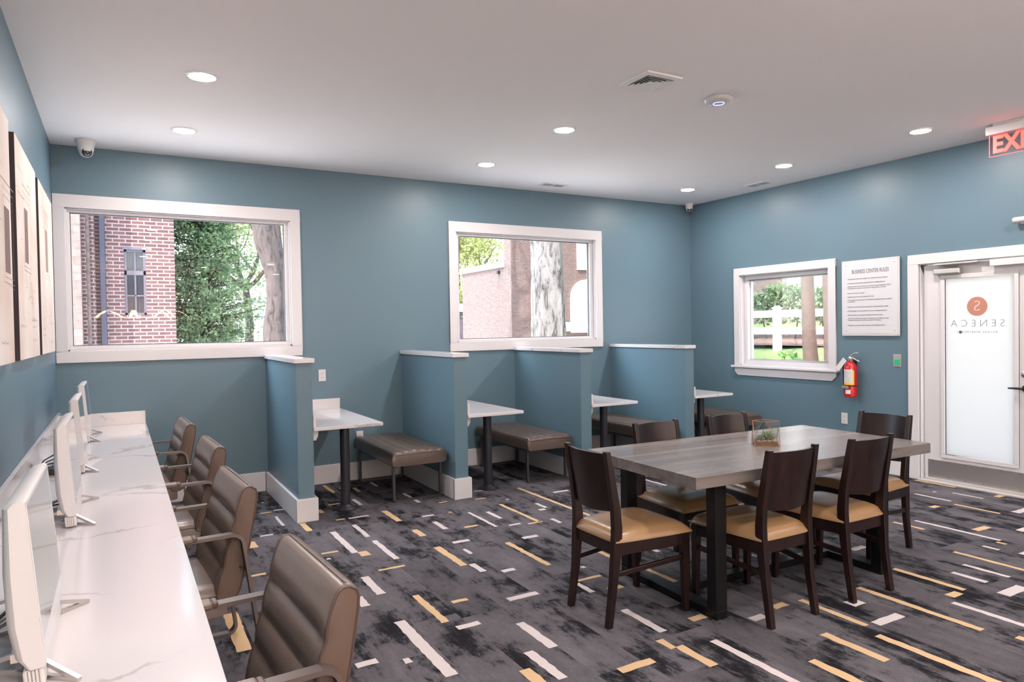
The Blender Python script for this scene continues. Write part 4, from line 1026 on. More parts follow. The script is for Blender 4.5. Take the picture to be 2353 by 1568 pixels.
text('heading', 'BUSINESS CENTER RULES', .058, (tx_, yc - .005, 2.048), ROT_XM, M['inkgrey'], t, sx=.62, ext=.0003)
RULES = [(1.975, 'The Business Center is for residents only.  Resident ID may be required.'),
         (1.932, 'Long distance calls and faxes must be placed on a calling/credit card.'),
         (1.888, 'Residents under the age of 18 years are invited to enjoy the Business Center if\naccompanied and supervised by a parent or legal guardian at all times.'),
         (1.828, 'No food or drinks are allowed.'), (1.790, 'Equipment must be used as intended / time only.'),
         (1.748, 'Downloading or saving programs or documents on Business Center computers\nis prohibited.'),
         (1.685, 'Residents are not permitted to tamper with or change computer settings.'), (1.643, 'Owner/Manager is not responsible for any lost or damaged documents.'),
         (1.600, 'Please be patient to accept that the facility can be busy at times.'),
         (1.556, 'Please be considerate when others are waiting to use the Business Center\ncomputer and limit your use of the computer to 30 minutes.'),
         (1.494, 'Management reserves the right to deny use of the Business Center.')]
for z, s_ in RULES:
    o_ = text('rule_line', s_, .0185, (tx_, SY1 - .072, z), ROT_XM, M['inkgrey'], t, align='LEFT', sx=.80, ext=.0002)
    b = MB(); b.lathe([(.0025, 0), (.0025, .0006)], (tx_, SY1 - .062, z), 8, Rx); build('bullet', b, M['inkgrey'], t)

# fire extinguisher
ex, ey = WX - .085, -2.392
t = thing('fire_extinguisher', 'red fire extinguisher hanging on the right wall below the rules sign', 'fire extinguisher', (ex, ey, .75))
b = MB(); b.lathe([(.055, .752), (.062, .758), (.063, .78), (.063, 1.045), (.060, 1.07), (.048, 1.095), (.028, 1.112), (.018, 1.116), (.018, 1.125)], (ex, ey, 0), 32)
build('cylinder', b, M['red'], t, smooth=40)
b = MB(); b.lathe([(.017, 1.122), (.020, 1.128), (.020, 1.158), (.012, 1.168)], (ex, ey, 0), 20); b.lathe([(.016, 0), (.016, .012)], (ex - .014, ey + .004, 1.145), 16, Rx)
build('valve', b, M['silver'], t, smooth=30)
b = MB(); b.tube([(ex, ey + .015, 1.160), (ex, ey - .015, 1.184), (ex, ey - .055, 1.206), (ex, ey - .082, 1.207), (ex, ey - .088, 1.200)], (.018, .012), up0=(0, .01, 1))
build('carry_handle', b, M['silver'], t, bevel=.004)
b = MB(); b.tube([(ex, ey - .01, 1.160), (ex, ey - .05, 1.145), (ex, ey - .105, 1.118)], (.018, .012), up0=(0, .01, 1))
build('lever', b, M['silver'], t, bevel=.004)
b = MB(); b.tube([(ex - .01, ey + .015, 1.145), (ex - .012, ey + .055, 1.12), (ex - .012, ey + .075, 1.05), (ex - .010, ey + .072, .95), (ex - .008, ey + .066, .87), (ex - .005, ey + .068, .80)], .008, 8)
build('hose', b, M['black'], t, smooth=True)
def wrap(z0_, z1_, a0, a1, r, n=14):
    bb = MB()
    for i in range(n):
        q0, q1 = a0 + (a1 - a0) * i / n, a0 + (a1 - a0) * (i + 1) / n
        bb.quad((ex + r * math.cos(q0), ey + r * math.sin(q0), z0_), (ex + r * math.cos(q1), ey + r * math.sin(q1), z0_), (ex + r * math.cos(q1), ey + r * math.sin(q1), z1_), (ex + r * math.cos(q0), ey + r * math.sin(q0), z1_))
    return bb
build('yellow_label', wrap(.878, 1.030, math.radians(145), math.radians(248), .0634), M['yellow'], t)
lab = build('white_label', wrap(.900, 1.038, math.radians(145), math.radians(232), .0637), M['paper'], t)
b = MB(); rq = random.Random(9)
for z in (1.022, 1.008, .994, .98, .966, .952, .938, .924, .910):
    a = math.radians(150)
    while a < math.radians(226):
        a2 = a + rq.uniform(.04, .2)
        w_ = wrap(z, z + .004, a, min(a2, math.radians(228)), .0640, 2)
        for f in w_.bm.faces: b.quad(*[v.co.copy() for v in f.verts])
        w_.bm.free(); a = a2 + .06
build('label_print', b, M['inkgrey'], lab)
build('strap', MB().lathe([(.0655, .862), (.0655, .874)], (ex, ey, 0), 32), M['black'], t)
b = MB(); b.box(ex - .075, ey - .02, .838, ex - .058, ey + .05, .866); build('strap_buckle', b, M['silver'], t, bevel=.003)
build('inspection_sticker', wrap(.785, .828, math.radians(165), math.radians(215), .0636), M['paper'], t)
b = MB(); b.box(-.0008, -.026, -.140, .0008, .026, .004, Matrix.Translation((ex - .066, ey + .018, 1.142)) @ Matrix.Rotation(math.radians(40), 4, 'X'))
build('paper_tag', b, M['paper'], t)
b = MB(); b.box(WX - .02, ey - .015, .80, WX - .002, ey + .015, 1.15)
build('wall_bracket', b, M['black'], t)
# exit button
t = thing('exit_button', 'steel wall plate with a green push button beside the door', 'switch', (WX, -2.841, 1.14))
build('plate', MB().box(WX - .005, -2.841 - .040, 1.14 - .062, WX - .001, -2.841 + .040, 1.14 + .062), M['silver'], t, bevel=.002)
build('button', MB().box(WX - .014, -2.841 - .024, 1.125 - .024, WX - .005, -2.841 + .024, 1.125 + .026), M['green'], t, bevel=.003)
# outlets
def outlet(x, y, z, face, lb):
    t = thing('wall_outlet', lb, 'outlet', (x, y, z), group='white wall outlets')
    def bx_(a0, a1, z0_, z1_, d0, d1):
        return MB().box(x + a0, y - d1, z + z0_, x + a1, y - d0, z + z1_) if face == 'y' else MB().box(x - d1, y + a0, z + z0_, x - d0, y + a1, z + z1_)
    build('cover_plate', bx_(-.036, .036, -.059, .059, .001, .007), M['plastic'], t, bevel=.004)
    for zc in (.021, -.021):
        s = build('receptacle', bx_(-.016, .016, zc - .014, zc + .014, .007, .0085), M['plastic'], t, bevel=.004)
        b = bx_(-.008, -.005, zc - .004, zc + .006, .0084, .0090)
        for a0, a1 in ((.005, .008), (-.002, .002)):
            zz0, zz1 = (zc - .004, zc + .006) if a0 > 0 else (zc - .010, zc - .007)
            if face == 'y': b.box(x + a0, y - .0090, z + zz0, x + a1, y - .0084, z + zz1)
            else: b.box(x - .0090, y + a0, z + zz0, x - .0084, y + a1, z + zz1)
        build('slots', b, M['inkgrey'], s)
    return t
outlet(2.215, 0, 1.081, 'y', 'white wall outlet above the table in the booth nearest the counter')
outlet(WX, -2.263, .506, 'x', 'white wall outlet low on the right wall under the fire extinguisher')
outlet(2.585, 0, .435, 'y', 'white wall outlet low on the back wall behind the first bench')
# door bell bar above the door
t = thing('door_sensor', 'white rounded sensor bar on the wall above the door', 'sensor', (WX, -4.0, 2.37))
b = MB(); b.tube([(WX - .055, -3.888, 2.37), (WX - .055, -3.894, 2.37), (WX - .055, -3.905, 2.37), (WX - .055, -4.30, 2.37)], [.010, .020, .026, .026], 16)
build('housing', b, M['plastic'], t, smooth=True)
build('mount', MB().box(WX - .05, -4.25, 2.335, WX - .001, -3.945, 2.365), M['vent'], t)
# exit sign
exx = 6.73
t = thing('exit_sign', 'clear hanging exit sign with red letters under the ceiling at the right edge', 'sign', (exx, -4.07, 3.0))
build('ceiling_canopy', MB().box(exx - .045, -4.24, HC - .018, exx + .045, -3.94, HC - .001), M['vent'], t, bevel=.003)
b = MB(); b.prism([(exx - .040, 3.035), (exx + .040, 3.035), (exx + .046, 3.075), (exx + .040, HC - .016), (exx - .040, HC - .016), (exx - .046, 3.075)], 'y', -4.30, -3.885)
build('housing', b, M['plastic'], t, bevel=.005)
pn = build('acrylic_panel', MB().box(exx - .004, -4.285, 2.865, exx + .004, -3.895, 3.036), M['acrylic'], t)
b = MB(); b.box(exx - .0042, -4.285, 2.863, exx + .0042, -3.895, 2.8655); b.box(exx - .0042, -3.897, 2.863, exx + .0042, -3.8945, 3.036)
build('lit_edge', b, M['exitedge'], pn)
text('letters', 'EXIT', .190, (exx - .0048, -4.090, 2.950), ROT_XM, M['exitred'], t, sx=.88, ext=.0008, off=.006)

# ------------------------------------------------------------------ ceiling fittings
lamp0 = None
LG = [(.949, -2.237, 'recessed downlight nearest the viewer above the counter chairs'), (.947, -.914, 'recessed downlight above the left picture window'),
      (3.629, -2.266, 'recessed downlight in the middle of the ceiling, left of the access point'), (3.607, -.936, 'recessed downlight above the middle booths, near the ceiling register'),
      (6.318, -.844, 'recessed downlight nearest the far right ceiling corner'), (6.338, -2.184, 'recessed downlight above the small right window'),
      (6.335, -3.56, 'recessed downlight left of the exit sign')]
LG += [(x, y, 'unseen fill downlight added in the ceiling behind the viewer') for y in (-4.9, -6.25, -7.6) for x in (.95, 3.62, 6.33)]  # ceiling grid carried on unseen behind the camera, for fill
LG += [(.95, -9.1, 'unseen fill downlight added in the ceiling behind the viewer'), (6.33, -9.1, 'unseen fill downlight added in the ceiling behind the viewer'), (3.62, -10.0, 'unseen fill downlight added in the ceiling behind the viewer')]  # unseen lobby lamps added so the pale floor brightens the ceiling
LG += [(x, y, 'unseen fill downlight added in the ceiling behind the viewer') for y in (-11.3, -12.9) for x in (2.3, 4.3, 6.33)]  # further unseen lobby lamps added for bounce
for x, y, lb in LG:
    if lamp0 is None:
        t = thing('downlight', lb, 'ceiling light', (x, y, HC), group='recessed ceiling downlights')
        build('trim_ring', MB().lathe([(.094, -.0005), (.094, -.004), (.080, -.010), (.074, -.008), (.074, -.0005)], (x, y, HC), 40, caps=False), M['ring'], t, smooth=30)
        build('lens', MB().lathe([(.0735, -.004), (.072, -.0095), (.060, -.0125), (.035, -.0135), (.001, -.014)], (x, y, HC), 40, caps=False), M['lamp'], t, smooth=True)
        lamp0 = t
    else: dup(lamp0, (x, y, HC), 0, lb)
# square diffuser
t = thing('air_diffuser', 'square stepped air diffuser in the ceiling, left of the access point', 'air vent', (3.515, -3.44, HC))
def sqring(b, c, h0, z0_, h1, z1_):
    for k in range(4):
        a = [(-1, -1), (1, -1), (1, 1), (-1, 1)]; p, q = a[k], a[(k + 1) % 4]
        b.quad((c[0] + p[0] * h0, c[1] + p[1] * h0, z0_), (c[0] + q[0] * h0, c[1] + q[1] * h0, z0_), (c[0] + q[0] * h1, c[1] + q[1] * h1, z1_), (c[0] + p[0] * h1, c[1] + p[1] * h1, z1_))
c_ = (3.515, -3.44)
b = MB(); sqring(b, c_, .146, HC - .001, .146, HC - .012); sqring(b, c_, .146, HC - .012, .108, HC - .016); sqring(b, c_, .108, HC - .016, .105, HC - .003)
build('frame', b, M['ring'], t)
for k, (h0, h1) in enumerate(((.102, .082), (.078, .058), (.054, .034))):
    b = MB(); sqring(b, c_, h0, HC - .020, h1, HC - .006); sqring(b, c_, h0 - .003, HC - .0205, h1 - .003, HC - .0065); sqring(b, c_, h0, HC - .020, h0 - .003, HC - .0205)
    build('louver', b, M['ring'], t)
b = MB(); b.box(c_[0] - .031, c_[1] - .031, HC - .020, c_[0] + .031, c_[1] + .031, HC - .017); build('centre_plate', b, M['ring'], t)
build('duct_opening', MBq((c_[0] - .104, c_[1] - .104, HC - .0015), (c_[0] + .104, c_[1] - .104, HC - .0015), (c_[0] + .104, c_[1] + .104, HC - .0015), (c_[0] - .104, c_[1] + .104, HC - .0015)), M['duct'], t)
# registers
for (x0, y0, x1, y1, ax_, lb) in ((4.58, -.46, 4.89, -.31, 'x', 'white louvred ceiling register above the middle window'), (6.77, -1.57, 6.935, -1.27, 'y', 'white louvred ceiling register near the right wall')):
    t = thing('ceiling_register', lb, 'air vent', ((x0 + x1) / 2, (y0 + y1) / 2, HC), group='ceiling registers')
    b = MB(); f_ = .022
    b.box(x0, y0, HC - .007, x1, y0 + f_, HC - .001); b.box(x0, y1 - f_, HC - .007, x1, y1, HC - .001); b.box(x0, y0 + f_, HC - .007, x0 + f_, y1 - f_, HC - .001); b.box(x1 - f_, y0 + f_, HC - .007, x1, y1 - f_, HC - .001)
    if ax_ == 'x': b.box((x0 + x1) / 2 - .008, y0 + f_, HC - .007, (x0 + x1) / 2 + .008, y1 - f_, HC - .001)
    else: b.box(x0 + f_, (y0 + y1) / 2 - .008, HC - .007, x1 - f_, (y0 + y1) / 2 + .008, HC - .001)
    build('frame', b, M['ring'], t)
    b = MB()
    for k in range(12):
        if ax_ == 'x': xx = x0 + f_ + (x1 - x0 - 2 * f_) * (k + .5) / 12; b.box(xx - .007, y0 + f_, HC - .006, xx + .004, y1 - f_, HC - .004)
        else: yy = y0 + f_ + (y1 - y0 - 2 * f_) * (k + .5) / 12; b.box(x0 + f_, yy - .007, HC - .006, x1 - f_, yy + .004, HC - .004)
    build('louvers', b, M['vent'], t)
    build('backing', MBq((x0 + .01, y0 + .01, HC - .0015), (x1 - .01, y0 + .01, HC - .0015), (x1 - .01, y1 - .01, HC - .0015), (x0 + .01, y1 - .01, HC - .0015)), M['sash'], t)
# access point
t = thing('access_point', 'white saucer-shaped wireless access point with a blue ring on the ceiling', 'access point', (4.17, -3.40, HC))
build('shell', MB().lathe([(.085, -.001), (.098, -.012), (.100, -.018), (.094, -.028), (.075, -.037), (.045, -.042), (.001, -.043)], (4.17, -3.40, HC), 40, caps=False), M['plastic'], t, smooth=True)
b = MB(); b.tube([(4.17 + .038 * math.cos(2 * PI * i / 32), -3.40 + .038 * math.sin(2 * PI * i / 32), HC - .0428) for i in range(32)], .0016, 6, cyc=True)
build('status_ring', b, M['blueled'], t, smooth=True)
# dome cameras
def turret(x, y, aim, s, lb):
    t = thing('security_camera', lb, 'camera', (x, y, HC), group='ceiling security cameras')
    build('mount', MB().lathe([(.060 * s, -.001), (.060 * s, -.012 * s), (.050 * s, -.030 * s), (.046 * s, -.060 * s), (.040 * s, -.075 * s), (.001, -.076 * s)], (x, y, HC), 36, caps=False), M['camplastic'], t, smooth=40)
    c = Vector((x, y, HC - .070 * s)); d = (Vector(aim) - c).normalized(); q = d.to_track_quat('Z', 'Y').to_matrix().to_4x4()
    ball = build('ball', MB().lathe([(.001, -.036 * s), (.02 * s, -.033 * s), (.034 * s, -.02 * s), (.040 * s, 0), (.038 * s, .018 * s), (.032 * s, .030 * s), (.029 * s, .033 * s)], c, 32, q, caps=False), M['camplastic'], t, smooth=True)
    le = build('lens', MB().lathe([(.030 * s, .030 * s), (.029 * s, .034 * s), (.017 * s, .033 * s), (.012 * s, .030 * s), (.001, .030 * s)], c, 28, q, caps=False), M['lens'], ball, smooth=30)
    build('lens_glass', MB().lathe([(.011 * s, .0302 * s), (.006 * s, .034 * s), (.001, .035 * s)], c, 20, q, caps=False), M['lensglow'], le, smooth=True)
turret(.262, -.25, (1.0, -3.2, 1.7), 1.28, 'white dome security camera in the left ceiling corner')
turret(7.03, -.125, (4.6, -3.4, 1.0), 1.0, 'white dome security camera in the far right ceiling corner')

# chandelier farther back in the room (seen only as a reflection in the left window)
t = thing('chandelier', 'gold petal chandelier hanging in the room behind the viewer', 'chandelier', (.95, -12.0, 1.95))
M['gold'] = mat('lit_gold_band', (.8, .55, .25), .4, emit=(1, .70, .42), estr=30)
for k in range(7):
    a = 2 * PI * k / 7; ca, sa = math.cos(a), math.sin(a); b = MB(); pts = []
    for i in range(9):
        u = i / 8; r_ = .15 + .90 * u; z = 1.92 + .10 * math.sin(PI * u * 1.0) - .08 * math.sin(2 * PI * u)
        pts.append((.95 + ca * r_, -12.0 + sa * r_, z))
    b.tube(pts, (.07, .006), up0=(0.001, 0.001, 1)); build('petal', b, M['gold'], t)
build('stem', MB().lathe([(.012, 1.95), (.012, HC - .001)], (.95, -12.0, 0), 12), M['bronze'], t)
b = MB(); b.lathe([(.16, 1.925), (.16, 1.965)], (.95, -12.0, 0), 24); build('hub', b, M['bronze'], t)

# ------------------------------------------------------------------ outdoors
def leaves(b, pts, s0, s1, rq, flat=.0, asp=1.6):
    for p in pts:
        d = Vector((rq.gauss(0, 1), rq.gauss(0, 1), rq.gauss(0, 1) - flat)).normalized()
        u = d.cross(Vector((rq.gauss(0, 1), rq.gauss(0, 1), rq.gauss(0, 1)))).normalized(); s = rq.uniform(s0, s1)
        b.quad(p - u * s * .5, p + d * s * asp * .5, p + u * s * .5, p - d * s * asp * .5)
def tree_branches(b, p, d, L, r, depth, rq, tips, up=.15, ang=.55, n=2):
    pts = [Vector(p)]; rs = [r]; q = Vector(p); dd = Vector(d).normalized()
    for i in range(4):
        dd = (dd + Vector((rq.gauss(0, .13), rq.gauss(0, .13), rq.gauss(0, .10) + up * .15))).normalized()
        q = q + dd * L / 4; pts.append(q.copy()); rs.append(r * (1 - .10 * (i + 1)))
    b.tube(pts, rs, 7 if depth > 2 else 5)
    if depth == 0: tips.append(q.copy()); return
    for k in range(n + (1 if rq.random() < .45 else 0)):
        ax = Vector((rq.gauss(0, 1), rq.gauss(0, 1), rq.gauss(0, .6))).normalized()
        nd_ = (dd + ax * ang * rq.uniform(.6, 1.5) + Vector((0, 0, up))).normalized()
        s_ = rq.randint(2, 4) if depth < 4 else 4
        tree_branches(b, pts[s_], nd_, L * rq.uniform(.62, .85), rs[s_] * rq.uniform(.55, .72), depth - 1, rq, tips, up, ang, n)
def struct2(o, lb, c): return tag(o, lb, c, kind='structure')
b = MB(); g0 = -.06
b.quad((-60, -60, g0), (7.4, -60, g0), (7.4, 120, g0), (-60, 120, g0)); b.quad((7.4, 4.2, g0), (120, 4.2, g0), (120, 120, g0), (7.4, 120, g0)); b.quad((7.4, -60, g0), (120, -60, g0), (120, -2.5, g0), (7.4, -2.5, g0))
struct2(build('ground', b, M['lawn']), 'pale lawn and paving outside around the building', 'ground')
b = MB(); b.box(-6, .2, g0 - .05, 7.3, 6.6, g0 + .012); b.box(7.36, -16, g0 - .05, 13, -2.6, g0 + .012)
struct2(build('pavement', b, M['concrete']), 'unseen pale concrete added outside the back wall and door to bounce light in', 'pavement')
b = MB(); rows = []
for x, z in ((7.4, .0), (8.2, .40), (10, .70), (12.5, .99), (16, 1.40), (24, 1.7)):
    rows.append([Vector((x, y, (z if -2.4 < y < 11 else g0) + (.05 * math.sin(y * 1.3 + x)) * (x > 8))) for y in (-2.5, -1.8, -1.2, -.5, .3, 1, 2, 3, 4, 5, 6, 8, 10.5, 12)])
for r0_, r1_ in zip(rows, rows[1:]):
    for i in range(len(r0_) - 1): b.quad(r0_[i], r1_[i], r1_[i + 1], r0_[i + 1])
struct2(build('grass_bank', b, M['grass'], smooth=True), 'sunlit grass bank rising behind the small right window', 'grass')
b = MB(); b.quad((12.7, -2.2, 1.06), (14.9, -2.2, 1.32), (14.9, 10, 1.32), (12.7, 10, 1.06))
tag(build('mulch_bed', b, M['mulch']), 'brown mulch bed below the hedge behind the white fence', 'mulch', kind='stuff')

# brick building beyond the left window
t = thing('brick_house', 'red brick building outside the left picture window', 'building', (.8, 7.5, 0))
b = MB(); wx0, wx1, wz0, wz1 = .577, .925, 1.87, 3.06
b.box(.13, 7.5, 0, wx0, 12, 7); b.box(wx1, 7.5, 0, 1.406, 12, 7); b.box(wx0, 7.5, 0, wx1, 12, wz0); b.box(wx0, 7.5, wz1, wx1, 12, 7)
build('brick_wall', b, M['brick'], t)
b = MB(); b.box(.055, 7.30, 0, .13, 12, 7); build('brick_return', b, M['brick'], t)
build('stone_strip', MB().box(.0, 7.18, 0, .055, 12, 7), M['stone'], t)
build('brick_quoin', MB().box(-.06, 7.05, 0, .0, 12, 7), M['brick'], t)
build('limestone_pier', MB().box(-2.2, 6.85, 0, -.06, 12, 7), M['stone'], t, bevel=.01)
wn_ = MB(); f_ = .04
wn_.box(wx0, 7.53, wz0, wx0 + f_, 7.60, wz1); wn_.box(wx1 - f_, 7.53, wz0, wx1, 7.60, wz1); wn_.box(wx0, 7.53, wz1 - f_, wx1, 7.60, wz1); wn_.box(wx0, 7.53, wz0, wx1, 7.60, wz0 + f_)
wn_.box(wx0, 7.53, 2.60, wx1, 7.60, 2.68); xm = (wx0 + wx1) / 2; wn_.box(xm - .014, 7.54, wz0, xm + .014, 7.59, wz1); wn_.box(wx0, 7.54, 2.21, wx1, 7.59, 2.235)
wf = build('window_frame', wn_, M['winframe'], t)
build('pane', MBq((wx0, 7.57, wz0), (wx1, 7.57, wz0), (wx1, 7.57, wz1), (wx0, 7.57, wz1)), M['winglass'], wf)
build('lintel', MB().box(wx0 - .02, 7.49, wz1, wx1 + .02, 7.55, wz1 + .05), M['winframe'], t)
b = MB(); b.box(.195, 7.40, 0, .285, 7.48, 7.0)
for z in (1.2, 2.9, 4.6): b.box(.185, 7.39, z, .295, 7.5, z + .03)
dsp = build('downspout', b, M['drain'], t, bevel=.01); dsp['label'] = 'slate blue downspout'
# evergreen
t = thing('evergreen_tree', 'dense evergreen tree beside the brick building outside the left window', 'tree', (2.15, 10.2, 0))
b = MB(); rq = random.Random(11)
for dx in (-.10, .09): b.tube([(2.15 + dx, 10.2, g0), (2.15 + dx * 1.2, 10.2, 1.4), (2.15 + dx * 1.8, 10.2, 2.4), (2.15 + dx, 10.2, 4.6)], [.085, .075, .06, .02], 9)
bl, lv = MB(), MB()
for i in range(620):
    h = 1.25 + (6.3 - 1.25) * (rq.random() ** 1.25); R_ = 1.42 * max(.08, 1 - ((h - 1.9) / 5.2)) if h > 1.9 else 1.42 * (.62 + .38 * (h - 1.25) / .65)
    a = rq.uniform(0, 2 * PI); L = R_ * rq.uniform(.6, 1.12); o_ = Vector((2.15, 10.2, h)); d_ = Vector((math.cos(a), math.sin(a), rq.uniform(-.05, .35)))
    tip = o_ + d_ * L; b.tube([o_, o_.lerp(tip, .5), tip], [.018, .011, .004], 4)
    for k in range(56):
        u = rq.uniform(.30, 1.07); c = o_ + d_ * L * u
        leaves(lv, [c + Vector((rq.gauss(0, .075), rq.gauss(0, .075), rq.gauss(-.02, .055)))], .022, .055, rq, .2, 2.0)
build('trunk', b, M['trunkdark'], t, smooth=True); build('foliage', lv, M['everleaf'], t, weld=False)
# leaning oak whose crown shades the far brick wall
def oak(name, lb, path, rad, m, seed, depth, L, leafn, loc, dirs):
    t = thing(name, lb, 'tree', loc); b = MB(); rq = random.Random(seed); tips = []
    N = len(path); pp = []
    rsx = []
    for i in range((N - 1) * 4 + 1):
        k = min(N - 2, i // 4); u = i / 4 - k
        p0, p1, p2, p3 = (Vector(path[max(0, min(N - 1, k + j))]) for j in (-1, 0, 1, 2))
        pp.append(.5 * ((2 * p1) + (p2 - p0) * u + (2 * p0 - 5 * p1 + 4 * p2 - p3) * u * u + (3 * p1 - p0 - 3 * p2 + p3) * u ** 3)); rsx.append(rad[k] * (1 - u) + rad[k + 1] * u)
    rs = []
    for i, p in enumerate(pp):
        n_ = 28; ring = []
        for j in range(n_):
            a = 2 * PI * j / n_; q = rsx[i] * (1 + .05 * math.sin(5 * a + i * .15) + .035 * math.sin(11 * a - i * .25) + rq.uniform(-.022, .022))
            ring.append(p + Vector((q * math.cos(a), q * math.sin(a), 0)))
        rs.append(ring)
    b.rings(rs)
    for d_ in dirs: tree_branches(b, pp[-1] - Vector((0, 0, .1)), d_, L, rad[-1] * .8, depth, rq, tips, .12, .6)
    build('trunk', b, m, t, smooth=True)
    lv = MB()
    for p in tips: leaves(lv, [p + Vector((rq.gauss(0, .3), rq.gauss(0, .3), rq.gauss(0, .3))) for k in range(leafn)], .05, .11, rq)
    build('foliage', lv, M['springleaf'], t, weld=False)
    return t
oak('oak_tree', 'crooked dark oak trunk at the right side of the left picture window', [(2.74, 5, g0), (2.72, 5, .9), (2.714, 5, 1.40), (2.70, 5, 1.70), (2.728, 5, 1.99), (2.738, 5, 2.38), (2.705, 5, 2.66), (2.625, 5, 2.95), (2.575, 5, 3.27), (2.50, 5, 3.8), (2.36, 5, 4.8), (2.25, 5.05, 5.8)], [.30, .22, .185, .155, .137, .152, .185, .19, .175, .17, .16, .15], M['trunkdark'], 4, 5, 2.6, 2, (2.7, 5, 0), [(-.5, .2, 1), (.55, .1, .9), (0, -.3, 1)])
t = thing('oak_tree', 'second grey trunk half hidden behind the crooked oak at the window edge', 'tree', (3.35, 7.2, 0))
b = MB(); b.tube([(3.30, 7.2, g0), (3.28, 7.2, 2), (3.16, 7.2, 3.4), (3.06, 7.2, 4.6), (2.9, 7.2, 7)], [.16, .14, .13, .12, .08], 14); build('trunk', b, M['trunkdark'], t, smooth=True)
oak('oak_tree', 'thick pale sunlit trunk in front of the brick wall outside the middle window', [(8.76, 6, g0), (8.74, 6, .8), (8.73, 6, 1.5), (8.71, 6, 2.6), (8.68, 6, 3.6), (8.62, 6, 5), (8.5, 6, 7)], [.50, .40, .375, .355, .345, .33, .28], M['trunkpale'], 8, 4, 2.6, 2, (8.75, 6, 0), [(-.6, .1, 1), (.5, .3, 1)])
oak('oak_tree', 'bare branching tree standing outside between the two back windows', [(11.2, 16.6, g0), (11.2, 16.6, 3), (11.3, 16.6, 5), (11.2, 16.6, 7.6)], [.34, .30, .28, .26], M['trunkdark'], 15, 5, 2.9, 1, (11.2, 16.6, 0), [(-.5, .3, 1), (.5, -.2, 1), (.1, .1, 1.2), (-.2, -.4, .8)])
def loose_tree(lb, x, y, z0, z1, R_, n, seed, sz=(.08, .18), name='leafy_tree'):
    t = thing(name, lb, 'tree', (x, y, 0)); rq = random.Random(seed); b = MB(); tips = []
    b.tube([(x, y, g0), (x + .1, y, z0 * .6), (x, y, z0)], [R_ * .09, R_ * .07, R_ * .055], 8)
    for k in range(4): tree_branches(b, (x, y, z0 - .2), (math.cos(k * 1.6), math.sin(k * 1.6), 1.0), (z1 - z0) * .38, R_ * .045, 3, rq, tips, .1, .6)
    build('trunk', b, M['trunkdark'], t, smooth=True); lv = MB()
    for k in range(n):
        c = rq.choice(tips) if rq.random() < .75 else Vector((x + rq.gauss(0, R_ * .45), y + rq.gauss(0, R_ * .45), rq.uniform(z0, z1)))
        leaves(lv, [c + Vector((rq.gauss(0, R_ * .16), rq.gauss(0, R_ * .16), rq.gauss(0, R_ * .14)))], *sz, rq)
    build('foliage', lv, M['springleaf'], t, weld=False); return t
loose_tree('yellow-green spring tree between the evergreen and the crooked oak', 3.55, 13.5, 2.9, 6.5, 1.6, 7000, 21, (.035, .085))
loose_tree('yellow-green tree rising behind the low brick wall outside the middle window', 20.3, 34.5, 3.2, 9.5, 4.2, 6500, 22, (.08, .20))
loose_tree('bright green tree at the left edge of the middle window view', 16.3, 30.5, 2.2, 6.0, 1.6, 2500, 23, (.06, .15))
# far houses
t = thing('cream_house', 'cream house with an arched window far outside the left window', 'building', (11, 46, 0))
b = MB(); b.box(8.55, 45, g0, 14, 50, 3.55); build('wall', b, M['creamstucco'], t)
b = MB(); b.box(8.3, 44.7, 3.55, 14.3, 50.2, 3.70); build('roof', b, M['slate'], t)
def arched(x0, x1, z0, z1, y, m, parent, name, th=.06):
    b = MB(); xc, r = (x0 + x1) / 2, (x1 - x0) / 2; pl = [(x0, z0), (x1, z0)] + [(xc + r * math.cos(PI * k / 12), z1 - r + r * math.sin(PI * k / 12)) for k in range(13)]
    b.prism(pl, 'y', y - th, y); return build(name, b, m, parent)
af = arched(9.05, 10.05, 1.95, 3.32, 45, M['coping'], t, 'arched_window', .08); arched(9.15, 9.95, 2.05, 3.22, 44.92, M['daypane'], af, 'pane', .02)
t = thing('white_house', 'long white house low in the distance behind the evergreen', 'building', (5, 52, 0))
b = MB(); b.box(2.5, 52, g0, 8.3, 56, 2.0); build('wall', b, M['coping'], t); b = MB(); b.box(2.3, 51.8, 2.0, 8.4, 56, 2.12); build('roof', b, M['slate'], t)
for k in range(3):
    f_ = build('window', MB().box(3.3 + k * 1.7, 51.95, 1.0, 4.1 + k * 1.7, 52, 1.7), M['winframe'], t); build('pane', MB().box(3.36 + k * 1.7, 51.94, 1.06, 4.04 + k * 1.7, 51.95, 1.64), M['daypane'], f_)
# brick buildings beyond the middle window
t = thing('brick_hall', 'tall pink brick building with tree shadows outside the middle window', 'building', (19, 20, 0))
build('wall', MB().box(15.70, 20.0, g0, 27, 20.6, 11).box(22.2, 20.6, g0, 27, 29, 11), M['brickfar'], t)
aw = arched(18.85, 20.6, 1.25, 3.75, 20.0, M['coping'], t, 'arched_window', .10); arched(19.18, 20.27, 1.55, 3.42, 19.9, M['daypane'], aw, 'pane', .02)
f_ = build('upper_window', MB().box(19.25, 19.92, 4.2, 20.7, 20, 6.3), M['coping'], t); build('pane', MB().box(19.42, 19.90, 4.4, 20.5, 19.92, 6.1), M['daypane'], f_)
build('meter_box', MB().box(18.55, 19.85, 1.32, 18.80, 20, 1.75), M['vent'], t, bevel=.01)
t = thing('brick_wing', 'low sunlit brick wing with a white coping outside the middle window', 'building', (16.5, 23, 0))
build('wall', MB().box(15.80, 20.62, g0, 17.18, 25.25, 4.30), M['brickfar'], t)
build('coping', MB().box(15.70, 20.62, 4.30, 17.18, 25.35, 4.52), M['coping'], t); build('roof_edge', MB().box(15.68, 20.62, 4.52, 17.18, 25.37, 4.57), M['slate'], t)
